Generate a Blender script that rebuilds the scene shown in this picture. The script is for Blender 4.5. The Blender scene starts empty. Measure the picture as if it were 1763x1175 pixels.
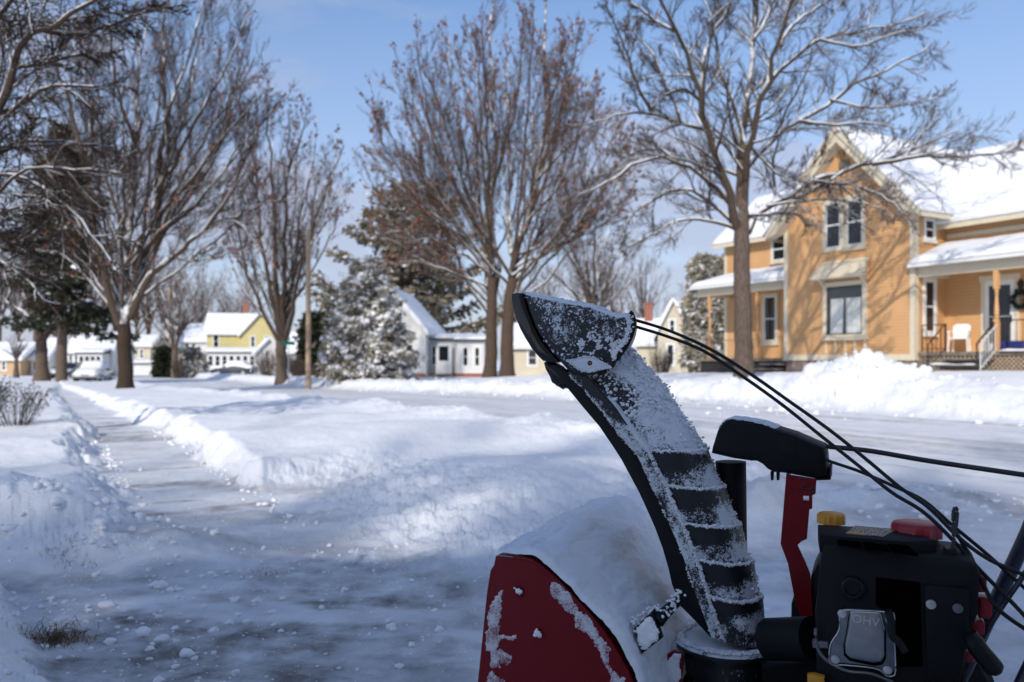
import bpy, math, random
import numpy as np
from mathutils import Matrix, Vector
R = math.radians
rng = np.random.default_rng(7)
random.seed(7)
sc = bpy.context.scene
COL = sc.collection

# ------------------------------------------------------------------ camera, sky, sun, exposure
F, CX, HY, CZ = 1400.0, 881.5, 620.0, 1.05        # focal length in photo pixels, principal column, horizon row, eye height
cam_d = bpy.data.cameras.new('camera'); cam = bpy.data.objects.new('camera', cam_d); COL.objects.link(cam)
cam.location = (0, 0, CZ); cam.rotation_euler = (R(90), 0, 0)
cam_d.sensor_width = 36; cam_d.lens = 36 * F / 1763; cam_d.shift_y = (HY - 587.5) / 1763
cam_d.clip_start = 0.05; cam_d.clip_end = 5000
cam_d.dof.use_dof = True; cam_d.dof.focus_distance = 1.95; cam_d.dof.aperture_fstop = 3.7
sc.camera = cam

SUN_EL, SUN_AZ = 32.0, 202.0                        # azimuth clockwise from +Y
world = bpy.data.worlds.new('World'); sc.world = world; world.use_nodes = True
wn, wl = world.node_tree.nodes, world.node_tree.links
bg = wn['Background']; bg.inputs['Strength'].default_value = 0.125
sky = wn.new('ShaderNodeTexSky'); sky.sky_type = 'NISHITA'; sky.sun_disc = False
sky.sun_elevation = R(SUN_EL); sky.sun_rotation = R(SUN_AZ); sky.dust_density = 0.6; sky.ozone_density = 4.5; sky.air_density = 1.0
tc = wn.new('ShaderNodeTexCoord')
mp = wn.new('ShaderNodeMapping'); mp.inputs['Scale'].default_value = (1.0, 1.0, 2.6); mp.inputs['Location'].default_value = (0.35, 0.2, 0.1)
nz = wn.new('ShaderNodeTexNoise'); nz.inputs['Scale'].default_value = 2.9; nz.inputs['Detail'].default_value = 7; nz.inputs['Roughness'].default_value = 0.55; nz.inputs['Distortion'].default_value = 0.3
cr = wn.new('ShaderNodeValToRGB'); cr.color_ramp.elements[0].position = 0.50; cr.color_ramp.elements[1].position = 0.72
sx = wn.new('ShaderNodeSeparateXYZ')
low = wn.new('ShaderNodeMapRange'); low.inputs['From Min'].default_value = 0.02; low.inputs['From Max'].default_value = 0.44
low.inputs['To Min'].default_value = 1.0; low.inputs['To Max'].default_value = 0.0
add = wn.new('ShaderNodeMath'); add.operation = 'ADD'; add.use_clamp = True
sc_ = wn.new('ShaderNodeMath'); sc_.operation = 'MULTIPLY'; sc_.inputs[1].default_value = 0.82
mix = wn.new('ShaderNodeMix'); mix.data_type = 'RGBA'
mix.inputs['B'].default_value = (2.9, 3.05, 3.85, 1)
wl.new(tc.outputs['Generated'], mp.inputs['Vector']); wl.new(mp.outputs['Vector'], nz.inputs['Vector'])
wl.new(nz.outputs['Fac'], cr.inputs['Fac']); wl.new(tc.outputs['Generated'], sx.inputs['Vector']); wl.new(sx.outputs['Z'], low.inputs['Value'])
wl.new(cr.outputs['Color'], add.inputs[0]); wl.new(low.outputs['Result'], add.inputs[1]); wl.new(add.outputs[0], sc_.inputs[0])
wl.new(sc_.outputs[0], mix.inputs['Factor']); wl.new(sky.outputs['Color'], mix.inputs['A']); wl.new(mix.outputs['Result'], bg.inputs['Color'])
sun_d = bpy.data.lights.new('sun', 'SUN'); sun = bpy.data.objects.new('sun', sun_d); COL.objects.link(sun)
sun_d.energy = 2.45; sun_d.angle = R(0.7); sun_d.color = (1.0, 0.93, 0.83)
_s = Vector((math.sin(R(SUN_AZ)) * math.cos(R(SUN_EL)), math.cos(R(SUN_AZ)) * math.cos(R(SUN_EL)), math.sin(R(SUN_EL))))
sun.rotation_euler = _s.to_track_quat('Z', 'Y').to_euler(); sun.location = (0, -20, 30)
sc.view_settings.view_transform = 'Standard'; sc.view_settings.look = 'None'
sc.view_settings.exposure = 0.50; sc.view_settings.gamma = 1.0
sc.cycles.max_bounces = 6; sc.cycles.transparent_max_bounces = 4

# ------------------------------------------------------------------ helpers
ND = np.array([.8660254, .5, 0.]); SD = np.array([.5, -.8660254, 0.])   # across the street, along the street
def ray(px, py): return np.array([(px - CX) / F, 1., -(py - HY) / F])
def at(px, py, Y):
    p = ray(px, py) * Y; p[2] += CZ; return p

def _h(ix, iy, s):
    n = (ix * 374761393 + iy * 668265263 + s * 974634777) & 0xffffffff
    n = ((n ^ (n >> 13)) * 1274126177) & 0xffffffff
    return ((n ^ (n >> 16)) & 0xffff) / 65535.0
def vn(x, y, s=0):
    x = np.asarray(x, float); y = np.asarray(y, float)
    ix = np.floor(x).astype(np.int64); iy = np.floor(y).astype(np.int64)
    fx = x - ix; fy = y - iy; fx = fx * fx * (3 - 2 * fx); fy = fy * fy * (3 - 2 * fy)
    a = _h(ix, iy, s); b = _h(ix + 1, iy, s); c = _h(ix, iy + 1, s); d = _h(ix + 1, iy + 1, s)
    return (a + (b - a) * fx) * (1 - fy) + (c + (d - c) * fx) * fy
def fbm(x, y, o=4, s=0, g=.5):
    t = 0; a = 1; w = 0
    for i in range(o):
        t = t + a * vn(x * 2 ** i + 17 * i, y * 2 ** i - 9 * i, s + i); w += a; a *= g
    return t / w
def ss(x, a, b):
    t = np.clip((x - a) / (b - a), 0, 1); return t * t * (3 - 2 * t)

ROOTM = {}
class MB:
    def __init__(s): s.v = []; s.f = []; s.n = 0; s.mi = []; s.T = None; s.m = 0
    def add(s, v, f):
        v = np.asarray(v, float).reshape(-1, 3)
        if s.T is not None: v = v @ s.T[:3, :3].T + s.T[:3, 3]
        s.v.append(v)
        for q in f: s.f.append(tuple(int(i) + s.n for i in q)); s.mi.append(s.m)
        s.n += len(v); return s
    def box(s, a, b, sl=0):
        (x0, y0, z0), (x1, y1, z1) = a, b
        s.add([(x0,y0,z0),(x1,y0,z0),(x1,y1,z0),(x0,y1,z0),(x0,y0,z1),(x1,y0,z1),(x1,y1,z1),(x0,y1,z1)],
              [(0,3,2,1),(4,5,6,7),(0,1,5,4),(1,2,6,5),(2,3,7,6),(3,0,4,7)]); return s
    def prism(s, poly, a, b, ax=1, inset=0, bev=0):
        # polygon of 2-D points in the two other axes, extruded along axis ax from a to b; bev rounds the rim
        P = np.asarray(poly, float); n = len(P)
        def ring(Q, w):
            o = np.zeros((n, 3)); k = [i for i in range(3) if i != ax]; o[:, k[0]] = Q[:, 0]; o[:, k[1]] = Q[:, 1]; o[:, ax] = w; return o
        if bev:
            d1 = np.roll(P, -1, 0) - P; d0 = P - np.roll(P, 1, 0)
            d1 /= np.linalg.norm(d1, axis=1)[:, None] + 1e-9; d0 /= np.linalg.norm(d0, axis=1)[:, None] + 1e-9
            ar = np.sum(P[:, 0] * np.roll(P[:, 1], -1) - P[:, 1] * np.roll(P[:, 0], -1)); sg = 1 if ar > 0 else -1
            nn = (np.stack([-d1[:, 1], d1[:, 0]], 1) + np.stack([-d0[:, 1], d0[:, 0]], 1)); nn /= np.linalg.norm(nn, axis=1)[:, None] + 1e-9
            I = P + sg * nn * bev; sb = bev if b > a else -bev
            I2 = P + sg * nn * bev * .3
            R_ = [ring(I, a), ring(I2, a + sb * .3), ring(P, a + sb), ring(P, b - sb), ring(I2, b - sb * .3), ring(I, b)]
        else: R_ = [ring(P, a), ring(P, b)]
        V = np.concatenate(R_); f = [tuple(range(n))[::-1], tuple(range((len(R_) - 1) * n, len(R_) * n))]
        for r in range(len(R_) - 1):
            for i in range(n): j = (i + 1) % n; f.append((r*n+i, r*n+j, (r+1)*n+j, (r+1)*n+i))
        s.add(V, f); return s
    def loft(s, rings, closed=True, caps=True):
        n = len(rings[0]); V = np.concatenate([np.asarray(r, float) for r in rings]); f = []
        for r in range(len(rings) - 1):
            for i in range(n if closed else n - 1):
                j = (i + 1) % n; f.append((r*n+i, r*n+j, (r+1)*n+j, (r+1)*n+i))
        if caps and closed: f.append(tuple(range(n))[::-1]); f.append(tuple(range((len(rings)-1)*n, len(rings)*n)))
        s.add(V, f); return s
    def tube(s, P, r, k=8, caps=True):
        P = np.asarray(P, float); m = len(P); r = np.broadcast_to(np.asarray(r, float), (m,))
        V, f = tubes_np(P[None], r[None], k); f = [tuple(q) for q in f]
        if caps: f.append(tuple(range(k))[::-1]); f.append(tuple(range((m-1)*k, m*k)))
        s.add(V, f); return s
    def cyl(s, a, b, r, k=16, r2=None): return s.tube([a, b], [r, r if r2 is None else r2], k)
    def lathe(s, c, prof, k=20, axis=2):
        ang = np.linspace(0, 2*math.pi, k, endpoint=False); rings = []
        for r, h in prof:
            o = np.zeros((k, 3)); i, j = [q for q in range(3) if q != axis]
            o[:, i] = r * np.cos(ang); o[:, j] = r * np.sin(ang) * (1 if axis != 1 else -1); o[:, axis] = h; rings.append(o + np.asarray(c, float))
        return s.loft(rings)
    def build(s, name, mat, parent=None, smooth=False):
        V = np.concatenate(s.v) if s.v else np.zeros((0, 3))
        root = parent
        while root is not None and root.parent is not None: root = root.parent
        if root is not None:
            Mi = np.array(ROOTM[root.name].inverted()); V = V @ Mi[:3, :3].T + Mi[:3, 3]
        me = bpy.data.meshes.new(name); me.from_pydata(V.tolist(), [], s.f)
        mats = mat if isinstance(mat, (list, tuple)) else [mat]
        for m in mats: me.materials.append(m)
        if len(mats) > 1: me.polygons.foreach_set('material_index', s.mi)
        if smooth:
            me.polygons.foreach_set('use_smooth', [True] * len(me.polygons))
            if smooth != 2: 
                try: me.set_sharp_from_angle(angle=R(40))
                except Exception: pass
        me.update(); o = bpy.data.objects.new(name, me); COL.objects.link(o); o.parent = parent
        return o

def tubes_np(P, r, k):
    # P (N,m,3) polylines, r (N,m) radii -> verts, quads
    N, m, _ = P.shape
    T = np.empty_like(P); T[:, 1:-1] = P[:, 2:] - P[:, :-2]; T[:, 0] = P[:, 1] - P[:, 0]; T[:, -1] = P[:, -1] - P[:, -2]
    T /= np.linalg.norm(T, axis=2)[..., None] + 1e-12
    mt = T.mean(1); ref = np.where(np.abs(mt[:, 2:3]) < .8, np.array([[0, 0, 1.]]), np.array([[1., 0, 0]]))[:, None, :]
    A = np.cross(np.broadcast_to(ref, T.shape), T); A /= np.linalg.norm(A, axis=2)[..., None] + 1e-12
    B = np.cross(T, A)
    ang = np.linspace(0, 2 * math.pi, k, endpoint=False)
    V = P[:, :, None] + r[:, :, None, None] * (np.cos(ang)[None, None, :, None] * A[:, :, None] + np.sin(ang)[None, None, :, None] * B[:, :, None])
    idx = np.arange(N * m * k).reshape(N, m, k)
    a = idx[:, :-1, :]; b = idx[:, 1:, :]
    Q = np.stack([a, np.roll(a, -1, 2), np.roll(b, -1, 2), b], -1).reshape(-1, 4)
    return V.reshape(-1, 3), Q

def mesh_np(name, V, Fq, mat, parent=None, smooth=True, attrs=None):
    V = np.asarray(V, float); Fq = np.asarray(Fq)
    root = parent
    while root is not None and root.parent is not None: root = root.parent
    if root is not None:
        Mi = np.array(ROOTM[root.name].inverted()); V = V @ Mi[:3, :3].T + Mi[:3, 3]
    k = Fq.shape[1]; me = bpy.data.meshes.new(name)
    me.vertices.add(len(V)); me.vertices.foreach_set('co', V.astype(np.float32).ravel())
    me.loops.add(Fq.size); me.loops.foreach_set('vertex_index', Fq.astype(np.int32).ravel())
    me.polygons.add(len(Fq)); me.polygons.foreach_set('loop_start', np.arange(0, Fq.size, k, dtype=np.int32))
    me.update(calc_edges=True)
    if smooth: me.polygons.foreach_set('use_smooth', np.ones(len(Fq), bool))
    if attrs:
        for an, av in attrs.items():
            at_ = me.attributes.new(an, 'FLOAT', 'POINT'); at_.data.foreach_set('value', av.astype(np.float32))
    me.materials.append(mat); me.update()
    o = bpy.data.objects.new(name, me); COL.objects.link(o); o.parent = parent
    if parent is not None and name in ('snow_load', 'stuck_snow', 'snow_clumps', 'dead_leaves'): o['kind'] = 'stuff'
    return o

def tag(o, label=None, cat=None, group=None, kind=None):
    if label: o['label'] = label
    if cat: o['category'] = cat
    if group: o['group'] = group
    if kind: o['kind'] = kind
    return o
def thing(name, loc, label, cat, rotz=0., group=None):
    o = bpy.data.objects.new(name, None); COL.objects.link(o); o.empty_display_size = .2
    o.location = [float(c) for c in loc]; o.rotation_euler = (0, 0, rotz)
    ROOTM[o.name] = Matrix.Translation(Vector([float(c) for c in loc])) @ Matrix.Rotation(rotz, 4, 'Z')
    return tag(o, label, cat, group)

# ------------------------------------------------------------------ materials
def newmat(name):
    m = bpy.data.materials.new(name); m.use_nodes = True; nt = m.node_tree
    return m, nt, nt.nodes['Principled BSDF']
def nd(nt, t, **kw):
    n = nt.nodes.new('ShaderNode' + t)
    for k, v in kw.items():
        if k in n.inputs.keys(): n.inputs[k].default_value = v
        else: setattr(n, k, v)
    return n
def noise(nt, scale, detail=4, rough=.5, vec='Object', sc3=None, dist=0):
    t = nd(nt, 'TexCoord'); n = nd(nt, 'TexNoise', Scale=scale, Detail=detail, Roughness=rough, Distortion=dist)
    if sc3:
        mpn = nd(nt, 'Mapping'); mpn.inputs['Scale'].default_value = sc3
        nt.links.new(t.outputs[vec], mpn.inputs['Vector']); nt.links.new(mpn.outputs['Vector'], n.inputs['Vector'])
    else: nt.links.new(t.outputs[vec], n.inputs['Vector'])
    return n.outputs['Fac']
def ramp(nt, fac, p0, p1, c0=(0,0,0,1), c1=(1,1,1,1)):
    r = nd(nt, 'ValToRGB'); e = r.color_ramp.elements; e[0].position = p0; e[1].position = p1; e[0].color = c0; e[1].color = c1
    nt.links.new(fac, r.inputs['Fac']); return r.outputs['Color']
def mixc(nt, fac, a, b):
    m = nd(nt, 'Mix', data_type='RGBA')
    for s, v in (('A', a), ('B', b)):
        if isinstance(v, tuple): m.inputs[s].default_value = v if len(v) == 4 else v + (1,)
        else: nt.links.new(v, m.inputs[s])
    if isinstance(fac, float): m.inputs['Factor'].default_value = fac
    else: nt.links.new(fac, m.inputs['Factor'])
    return m.outputs['Result']
def math_(nt, op, a, b=0., clamp=False):
    m = nd(nt, 'Math', operation=op, use_clamp=clamp)
    for i, v in enumerate((a, b)):
        if isinstance(v, (int, float)): m.inputs[i].default_value = v
        else: nt.links.new(v, m.inputs[i])
    return m.outputs[0]
def bump(nt, p, h, strength=.3, dist=.01):
    b = nd(nt, 'Bump', Strength=strength, Distance=dist); nt.links.new(h, b.inputs['Height']); nt.links.new(b.outputs['Normal'], p.inputs['Normal']); return b
def upz(nt):
    g = nd(nt, 'NewGeometry'); s = nd(nt, 'SeparateXYZ'); nt.links.new(g.outputs['Normal'], s.inputs[0]); return s.outputs['Z']
SNOW = (.86, .875, .9, 1)
def plain(name, col, rough=.6, metal=0., var=.15, vs=8., bumps=0., bs=60., snow=None, coat=0.):
    m, nt, p = newmat(name)
    c2 = tuple(c * (1 - var) for c in col[:3]); c1 = tuple(min(1, c * (1 + var)) for c in col[:3])
    colr = mixc(nt, ramp(nt, noise(nt, vs, 5), .3, .7), c2, c1)
    if snow:   # snow lying on upward faces: (lo, hi, noise scale)
        f = math_(nt, 'ADD', upz(nt), math_(nt, 'MULTIPLY', math_(nt, 'SUBTRACT', noise(nt, snow[2], 3), .5), 1.2))
        sf = ramp(nt, f, snow[0], snow[1]); colr = mixc(nt, sf, colr, SNOW)
    nt.links.new(colr, p.inputs['Base Color']); p.inputs['Roughness'].default_value = rough; p.inputs['Metallic'].default_value = metal
    if coat: p.inputs['Coat Weight'].default_value = coat
    if bumps: bump(nt, p, noise(nt, bs, 4), bumps, .01)
    return m
M = {}
def snow_mat(name, scale=1., sss=True):
    m, nt, p = newmat(name)
    c = mixc(nt, ramp(nt, noise(nt, 1.7 * scale, 5), .3, .7), (.82, .84, .88), (.9, .9, .91))
    nt.links.new(c, p.inputs['Base Color']); p.inputs['Roughness'].default_value = .55
    p.inputs['Specular IOR Level'].default_value = .25
    h = math_(nt, 'ADD', math_(nt, 'MULTIPLY', noise(nt, 9 * scale, 5, .6), 1.), math_(nt, 'MULTIPLY', noise(nt, 70 * scale, 3, .6), .25))
    bump(nt, p, h, .45, .03 / scale)
    return m
M['snow'] = snow_mat('snow'); M['snow_fine'] = snow_mat('snow_fine', 6.)

def ground_mat():
    m, nt, p = newmat('ground_snow')
    def attr(n):
        a = nd(nt, 'Attribute', attribute_name=n); return a.outputs['Fac']
    pk, br, tn = attr('pack'), attr('bare'), attr('tan')
    snow = mixc(nt, ramp(nt, noise(nt, 1.2, 6), .35, .7), (.83, .85, .885), (.9, .9, .905))
    packc = mixc(nt, ramp(nt, noise(nt, 2.2, 7, .68), .38, .62), (.44, .455, .48), (.68, .69, .71))
    c = mixc(nt, pk, snow, packc)
    barec = mixc(nt, ramp(nt, noise(nt, 14, 5, .7), .35, .7), (.12, .108, .10), (.27, .25, .24))
    bf = math_(nt, 'MULTIPLY', br, ramp(nt, noise(nt, 5, 7, .62), .30, .62))
    c = mixc(nt, bf, c, barec)
    c = mixc(nt, math_(nt, 'MULTIPLY', tn, ramp(nt, noise(nt, 6, 5, .7), .3, .7)), c, (.30, .235, .165))
    nt.links.new(c, p.inputs['Base Color'])
    rr = nd(nt, 'MapRange'); rr.inputs['To Min'].default_value = .6; rr.inputs['To Max'].default_value = .42; nt.links.new(pk, rr.inputs['Value']); nt.links.new(rr.outputs[0], p.inputs['Roughness'])
    p.inputs['Specular IOR Level'].default_value = .3
    h = math_(nt, 'ADD', noise(nt, 11, 6, .65), math_(nt, 'MULTIPLY', noise(nt, 60, 4, .7), .55))
    bs = nd(nt, 'Bump', Distance=.035); nt.links.new(h, bs.inputs['Height']); nt.links.new(bs.outputs['Normal'], p.inputs['Normal'])
    bst = nd(nt, 'MapRange'); bst.inputs['To Min'].default_value = .50; bst.inputs['To Max'].default_value = .30; nt.links.new(pk, bst.inputs['Value']); nt.links.new(bst.outputs[0], bs.inputs['Strength'])
    return m
M['ground'] = ground_mat()

def bark_mat(name, c0, c1, snow_lo=.25, snow_hi=.6, ns=3.0, snow=True, amp=1.6):
    m, nt, p = newmat(name)
    c = mixc(nt, ramp(nt, noise(nt, 9, 6, .7, sc3=(3, 3, .7)), .3, .7), c0, c1)
    if snow:
        f = math_(nt, 'ADD', upz(nt), math_(nt, 'MULTIPLY', math_(nt, 'SUBTRACT', noise(nt, ns, 4, .6), .5), amp))
        c = mixc(nt, ramp(nt, f, snow_lo, snow_hi), c, SNOW)
    nt.links.new(c, p.inputs['Base Color']); p.inputs['Roughness'].default_value = .9; p.inputs['Specular IOR Level'].default_value = .15
    bump(nt, p, noise(nt, 30, 5, .7, sc3=(2.5, 2.5, .6)), .8, .04)
    return m
M['bark'] = bark_mat('bark', (.055, .038, .028), (.13, .09, .065), .6, .9)
M['bark_dark'] = bark_mat('bark_dark', (.032, .022, .016), (.085, .058, .04), .6, .9)
M['bark_grey'] = bark_mat('bark_grey', (.06, .045, .035), (.22, .165, .13), .55, .85)
M['limb'] = bark_mat('limb_bark', (.055, .04, .03), (.14, .10, .075), .16, .38, 1.3, amp=1.25)
M['twig'] = bark_mat('twig_bark', (.085, .060, .047), (.165, .118, .094), .62, .92, 1.2)
M['twig_dark'] = bark_mat('twig_dark', (.035, .024, .018), (.075, .053, .04), .8, 1.0, 1.2)
M['limb_snowy'] = bark_mat('snowy_limb_bark', (.055, .04, .03), (.13, .095, .07), .08, .30, 1.6, amp=1.0)
M['twig_r'] = bark_mat('twig_bark_snowy', (.05, .035, .027), (.10, .072, .058), .55, .8, 1.2)
M['leaf'] = plain('dead_leaf', (.23, .085, .042), .7, var=.5, vs=2.)
M['leaf_brown'] = plain('dead_leaf_brown', (.15, .062, .036), .7, var=.5, vs=2.)

def siding_mat(name, col, pitch=.11, var=.08):
    m, nt, p = newmat(name)
    t = nd(nt, 'TexCoord'); s = nd(nt, 'SeparateXYZ'); nt.links.new(t.outputs['Object'], s.inputs[0])
    fr = math_(nt, 'FRACT', math_(nt, 'DIVIDE', s.outputs['Z'], pitch))
    c = mixc(nt, ramp(nt, noise(nt, 1.3, 6, .6), .3, .7), tuple(x * (1 - var) for x in col), tuple(x * (1 + var) for x in col))
    c = mixc(nt, ramp(nt, fr, .0, .16, (1, 1, 1, 1), (0, 0, 0, 1)), c, tuple(x * .50 for x in col))
    nt.links.new(c, p.inputs['Base Color']); p.inputs['Roughness'].default_value = .6
    bump(nt, p, math_(nt, 'SUBTRACT', 1., fr), .5, .02)
    return m
M['orange'] = siding_mat('orange_siding', (.62, .35, .155))
M['yellow'] = siding_mat('yellow_siding', (.62, .53, .24), .16)
M['white_siding'] = siding_mat('white_siding', (.72, .72, .70), .16)
M['beige'] = siding_mat('beige_siding', (.60, .53, .40), .16)
M['grey_siding'] = siding_mat('grey_siding', (.42, .42, .42), .16)
M['tan_siding'] = siding_mat('tan_siding', (.55, .36, .2), .16)
M['cream'] = plain('cream_trim', (.66, .58, .43), .55, var=.05)
M['white'] = plain('white_paint', (.78, .78, .76), .5, var=.04)
M['stone'] = plain('stone_foundation', (.23, .17, .14), .9, var=.45, vs=5, bumps=.6, bs=9)
M['wood_grey'] = plain('weathered_wood', (.20, .165, .13), .85, var=.3, vs=6, snow=(.55, .95, 5))
M['lattice'] = plain('lattice_wood', (.45, .35, .24), .8, var=.2)
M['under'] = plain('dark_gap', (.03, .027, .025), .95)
M['shingle'] = plain('shingle', (.09, .08, .075), .9, var=.3, vs=20, bumps=.4)
M['iron'] = plain('black_iron', (.02, .02, .022), .5, var=.1)
M['pipe'] = plain('white_metal', (.7, .7, .7), .4)
M['curtain'] = plain('curtain', (.62, .64, .62), .9, var=.06, vs=9)
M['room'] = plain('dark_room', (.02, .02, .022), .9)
M['blue'] = plain('blue_plastic', (.02, .04, .22), .4)
M['wreath'] = plain('wreath_green', (.012, .03, .035), .8, var=.5, vs=30)
M['chair'] = plain('chair_plastic', (.82, .8, .74), .4, var=.04)
M['brick'] = plain('red_brick', (.30, .12, .08), .9, var=.3, vs=15)
M['pole'] = plain('pole_wood', (.46, .33, .22), .85, var=.15, vs=3)
M['green_sign'] = plain('green_sign', (.0, .22, .13), .4, var=.05)
M['car_dark'] = plain('dark_car_paint', (.02, .022, .03), .25, coat=1., snow=(.6, .95, 2))
M['car_grey'] = plain('grey_car_paint', (.25, .26, .27), .3, coat=1., snow=(.5, .9, 2))
M['tyre'] = plain('tyre_rubber', (.018, .018, .018), .9, bumps=.4)
M['chrome'] = plain('chrome', (.6, .6, .6), .25, 1.)
M['lamp'] = plain('lamp_lens', (.75, .75, .7), .15)
m, nt, p = newmat('window_glass'); p.inputs['Base Color'].default_value = (.015, .018, .022, 1); p.inputs['Roughness'].default_value = .07; p.inputs['Specular IOR Level'].default_value = .6
M['glass'] = m
m, nt, p = newmat('clear_glass'); p.inputs['Base Color'].default_value = (1, 1, 1, 1); p.inputs['Roughness'].default_value = .03; p.inputs['Transmission Weight'].default_value = 0.0
g1 = nd(nt, 'BsdfTransparent'); g2 = nd(nt, 'BsdfGlossy', Roughness=.05); mx = nd(nt, 'MixShader'); mx.inputs[0].default_value = .05
nt.links.new(g1.outputs[0], mx.inputs[1]); nt.links.new(g2.outputs[0], mx.inputs[2]); nt.links.new(mx.outputs[0], nt.nodes['Material Output'].inputs['Surface'])
M['clear'] = m

# ------------------------------------------------------------------ ground
CLEAR_PX = [(250, 880), (465, 850), (498, 925), (590, 985), (740, 1030), (900, 1045), (1080, 1000), (1200, 950), (1330, 905), (1450, 850)]
def gxy(px, py, z=0.):
    r = ray(px, py); k = (z - CZ) / r[2]; return (r[0] * k, k)
poly = [gxy(*q) for q in CLEAR_PX] + [(5.2, 4.2), (9, 0), (6, -6), (-2, -6), (-.95, .6)] + [gxy(150, 1230), gxy(100, 1150), gxy(55, 1060), gxy(0, 1000), gxy(-200, 985), gxy(-420, 985)] + [gxy(-420, 950), gxy(-200, 950), gxy(0, 962), gxy(150, 985), gxy(290, 955)]
POLY = np.array(poly)
def sdist(x, y):
    d = np.full(x.shape, 1e9); ins = np.zeros(x.shape, bool); n = len(POLY)
    for i in range(n):
        a = POLY[i]; b = POLY[(i + 1) % n]; e = b - a
        wx = x - a[0]; wy = y - a[1]; t = np.clip((wx * e[0] + wy * e[1]) / (e @ e), 0, 1)
        d = np.minimum(d, (wx - e[0] * t) ** 2 + (wy - e[1] * t) ** 2)
        c = ((a[1] > y) != (b[1] > y)) & (x < (b[0] - a[0]) * (y - a[1]) / (b[1] - a[1] + 1e-12) + a[0]); ins ^= c
    d = np.sqrt(d); return np.where(ins, -d, d)
def roadz(t):
    return np.where(t < 12, 0, np.where(t < 45, -.018 * (t - 12), -.594 - .006 * np.clip(t - 45, 0, 130)))
NEAR_L, FAR_L = 5.7, 13.7
def ground(x, y, full=False):
    x = np.asarray(x, float); y = np.asarray(y, float)
    L = x * ND[0] + y * ND[1]; t = -(x * SD[0] + y * SD[1])
    z = roadz(t)
    A = .16 + .32 * (1 - ss(t, 28, 46)); A = A * ss(t, -30, 0)
    z = z + A * ss(L, FAR_L + 1.3, FAR_L + 6)
    z = z + .12 * (1 - ss(L, -6, 1)) * ss(t, 5, 20)
    near_far = ss(np.hypot(x, y), 2, 60)
    w1 = fbm(x * 1.3, y * 1.3, 4, 3); w2 = fbm(x * 5, y * 5, 4, 5); w3 = fbm(x * 16, y * 16, 3, 8)
    wob = (fbm(x * 2.2, y * 2.2, 3, 11) - .5) * .22 + (w2 - .5) * .10
    # signed distance outside the cleared driveway and pavement
    sd_d = sdist(x, y) + wob * 1.2
    cw = (1.44 - .62) / 2; sd_s = np.abs(L - 1.03) - cw + wob * 1.3 + (w3 - .5) * .07 + (fbm(x * .7, y * .7, 2, 14) - .5) * .35
    sd_s = np.where(t > 5.9, sd_s, np.hypot(np.maximum(sd_s, 0), 5.9 - t)); sd_s = sd_s + .6 * ss(t, 45, 60)
    nearL = NEAR_L + (fbm(t * .5, t * 0, 3, 21) - .5) * .5
    sd_r = np.maximum(nearL - L, L - FAR_L + (w1 - .5) * .8)
    right = (L > 1.03) & (t > 4)
    wd = np.where(t > 5.2, .45, 1.3)
    wd = 1.75 - 1.3 * ss(-x, 1.3, 2.4)
    wd = np.where((x < -.8) & (y < 4.3), .28, wd)
    hd = ss(sd_d, 0, 1) if False else ss(sd_d / wd, 0, 1)
    hs = ss(sd_s / np.where(L > 1.03, .24 + .15 * w1, .34), 0, 1)
    hr = ss(sd_r / .7, 0, 1)
    cover = np.minimum(np.minimum(hd, hs), hr)
    cover = np.where(t < 5.4, np.minimum(hd, hr), cover)
    depth = np.where(L > 1.03, .25, .19) + (w1 - .5) * .06
    depth = depth + .05 * np.sin(t * 2.1 + L) * (1 - near_far)
    h = cover * depth
    # ploughed ridges on both sides of the road
    rid = np.exp(-((L - (nearL - .65)) / .55) ** 2) * ss(t, 3.8, 7.5)
    rough = .55 + .9 * fbm(x * 2.0, y * 2.0, 4, 31, .6)
    h = h + rid * .10 * rough
    rid2 = np.exp(-((L - (FAR_L + 1.2)) / .8) ** 2) * (.12 + .88 * ss(t, 8.6, 11.5))
    lum = fbm(x * 2.6, y * 2.6, 5, 41, .62)
    h = h + rid2 * (.12 + .34 * lum)
    # big shovelled pile by the far kerb
    X0, Y0 = 7.75, 17.6
    Lp = X0 * ND[0] + Y0 * ND[1]; tp = -(X0 * SD[0] + Y0 * SD[1])
    dl = (L - Lp) / 1.25; dt = (t - tp) / 1.75
    rr = np.sqrt(dl ** 2 + dt ** 2)
    pile = .50 * np.exp(-(rr * 1.15) ** 1.7) + .24 * np.exp(-((L - Lp + .2) / 1.1) ** 2 - ((t - tp + .2) / 3.0) ** 2) + .18 * np.exp(-((L - Lp + .3) / 1.0) ** 2 - ((t - tp + 3.2) / 1.8) ** 2)
    h = h + pile * (.56 + .66 * lum)
    pilem = np.clip(pile * 2.2, 0, 1)
    # snow mound thrown up left of the driveway
    X1, Y1 = -2.95, 4.75
    mm = np.exp(-(((x - X1) / .62) ** 2 + ((y - Y1) / .42) ** 2))
    h = h + mm * (.17 + .09 * w2)
    X2, Y2 = -1.9, 4.5
    h = h + .09 * np.exp(-(((x - X2) / .28) ** 2 + ((y - Y2) / .35) ** 2)) * (.5 + w2)
    # berms on the terrace hump and lumps near the driveway mouth
    h = h + .03 * np.exp(-(((x - 1.0) / 2.0) ** 2 + ((y - 9.3) / 1.0) ** 2)) + .10 * np.exp(-(((x + 1.2) / 1.2) ** 2 + ((y - 9.5) / .8) ** 2))
    h = h + .30 * np.exp(-(((x - 1.62) / .40) ** 2 + ((y - 5.2) / .45) ** 2)) * (.6 + .8 * lum)
    h = h + .16 * np.exp(-(((x - 2.75) / .75) ** 2 + ((y - 5.9) / .30) ** 2)) * (.2 + 1.5 * lum)
    # tiny relief
    roughm = np.clip(rid + rid2 + pilem + .35 * mm, 0, 1)
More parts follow.
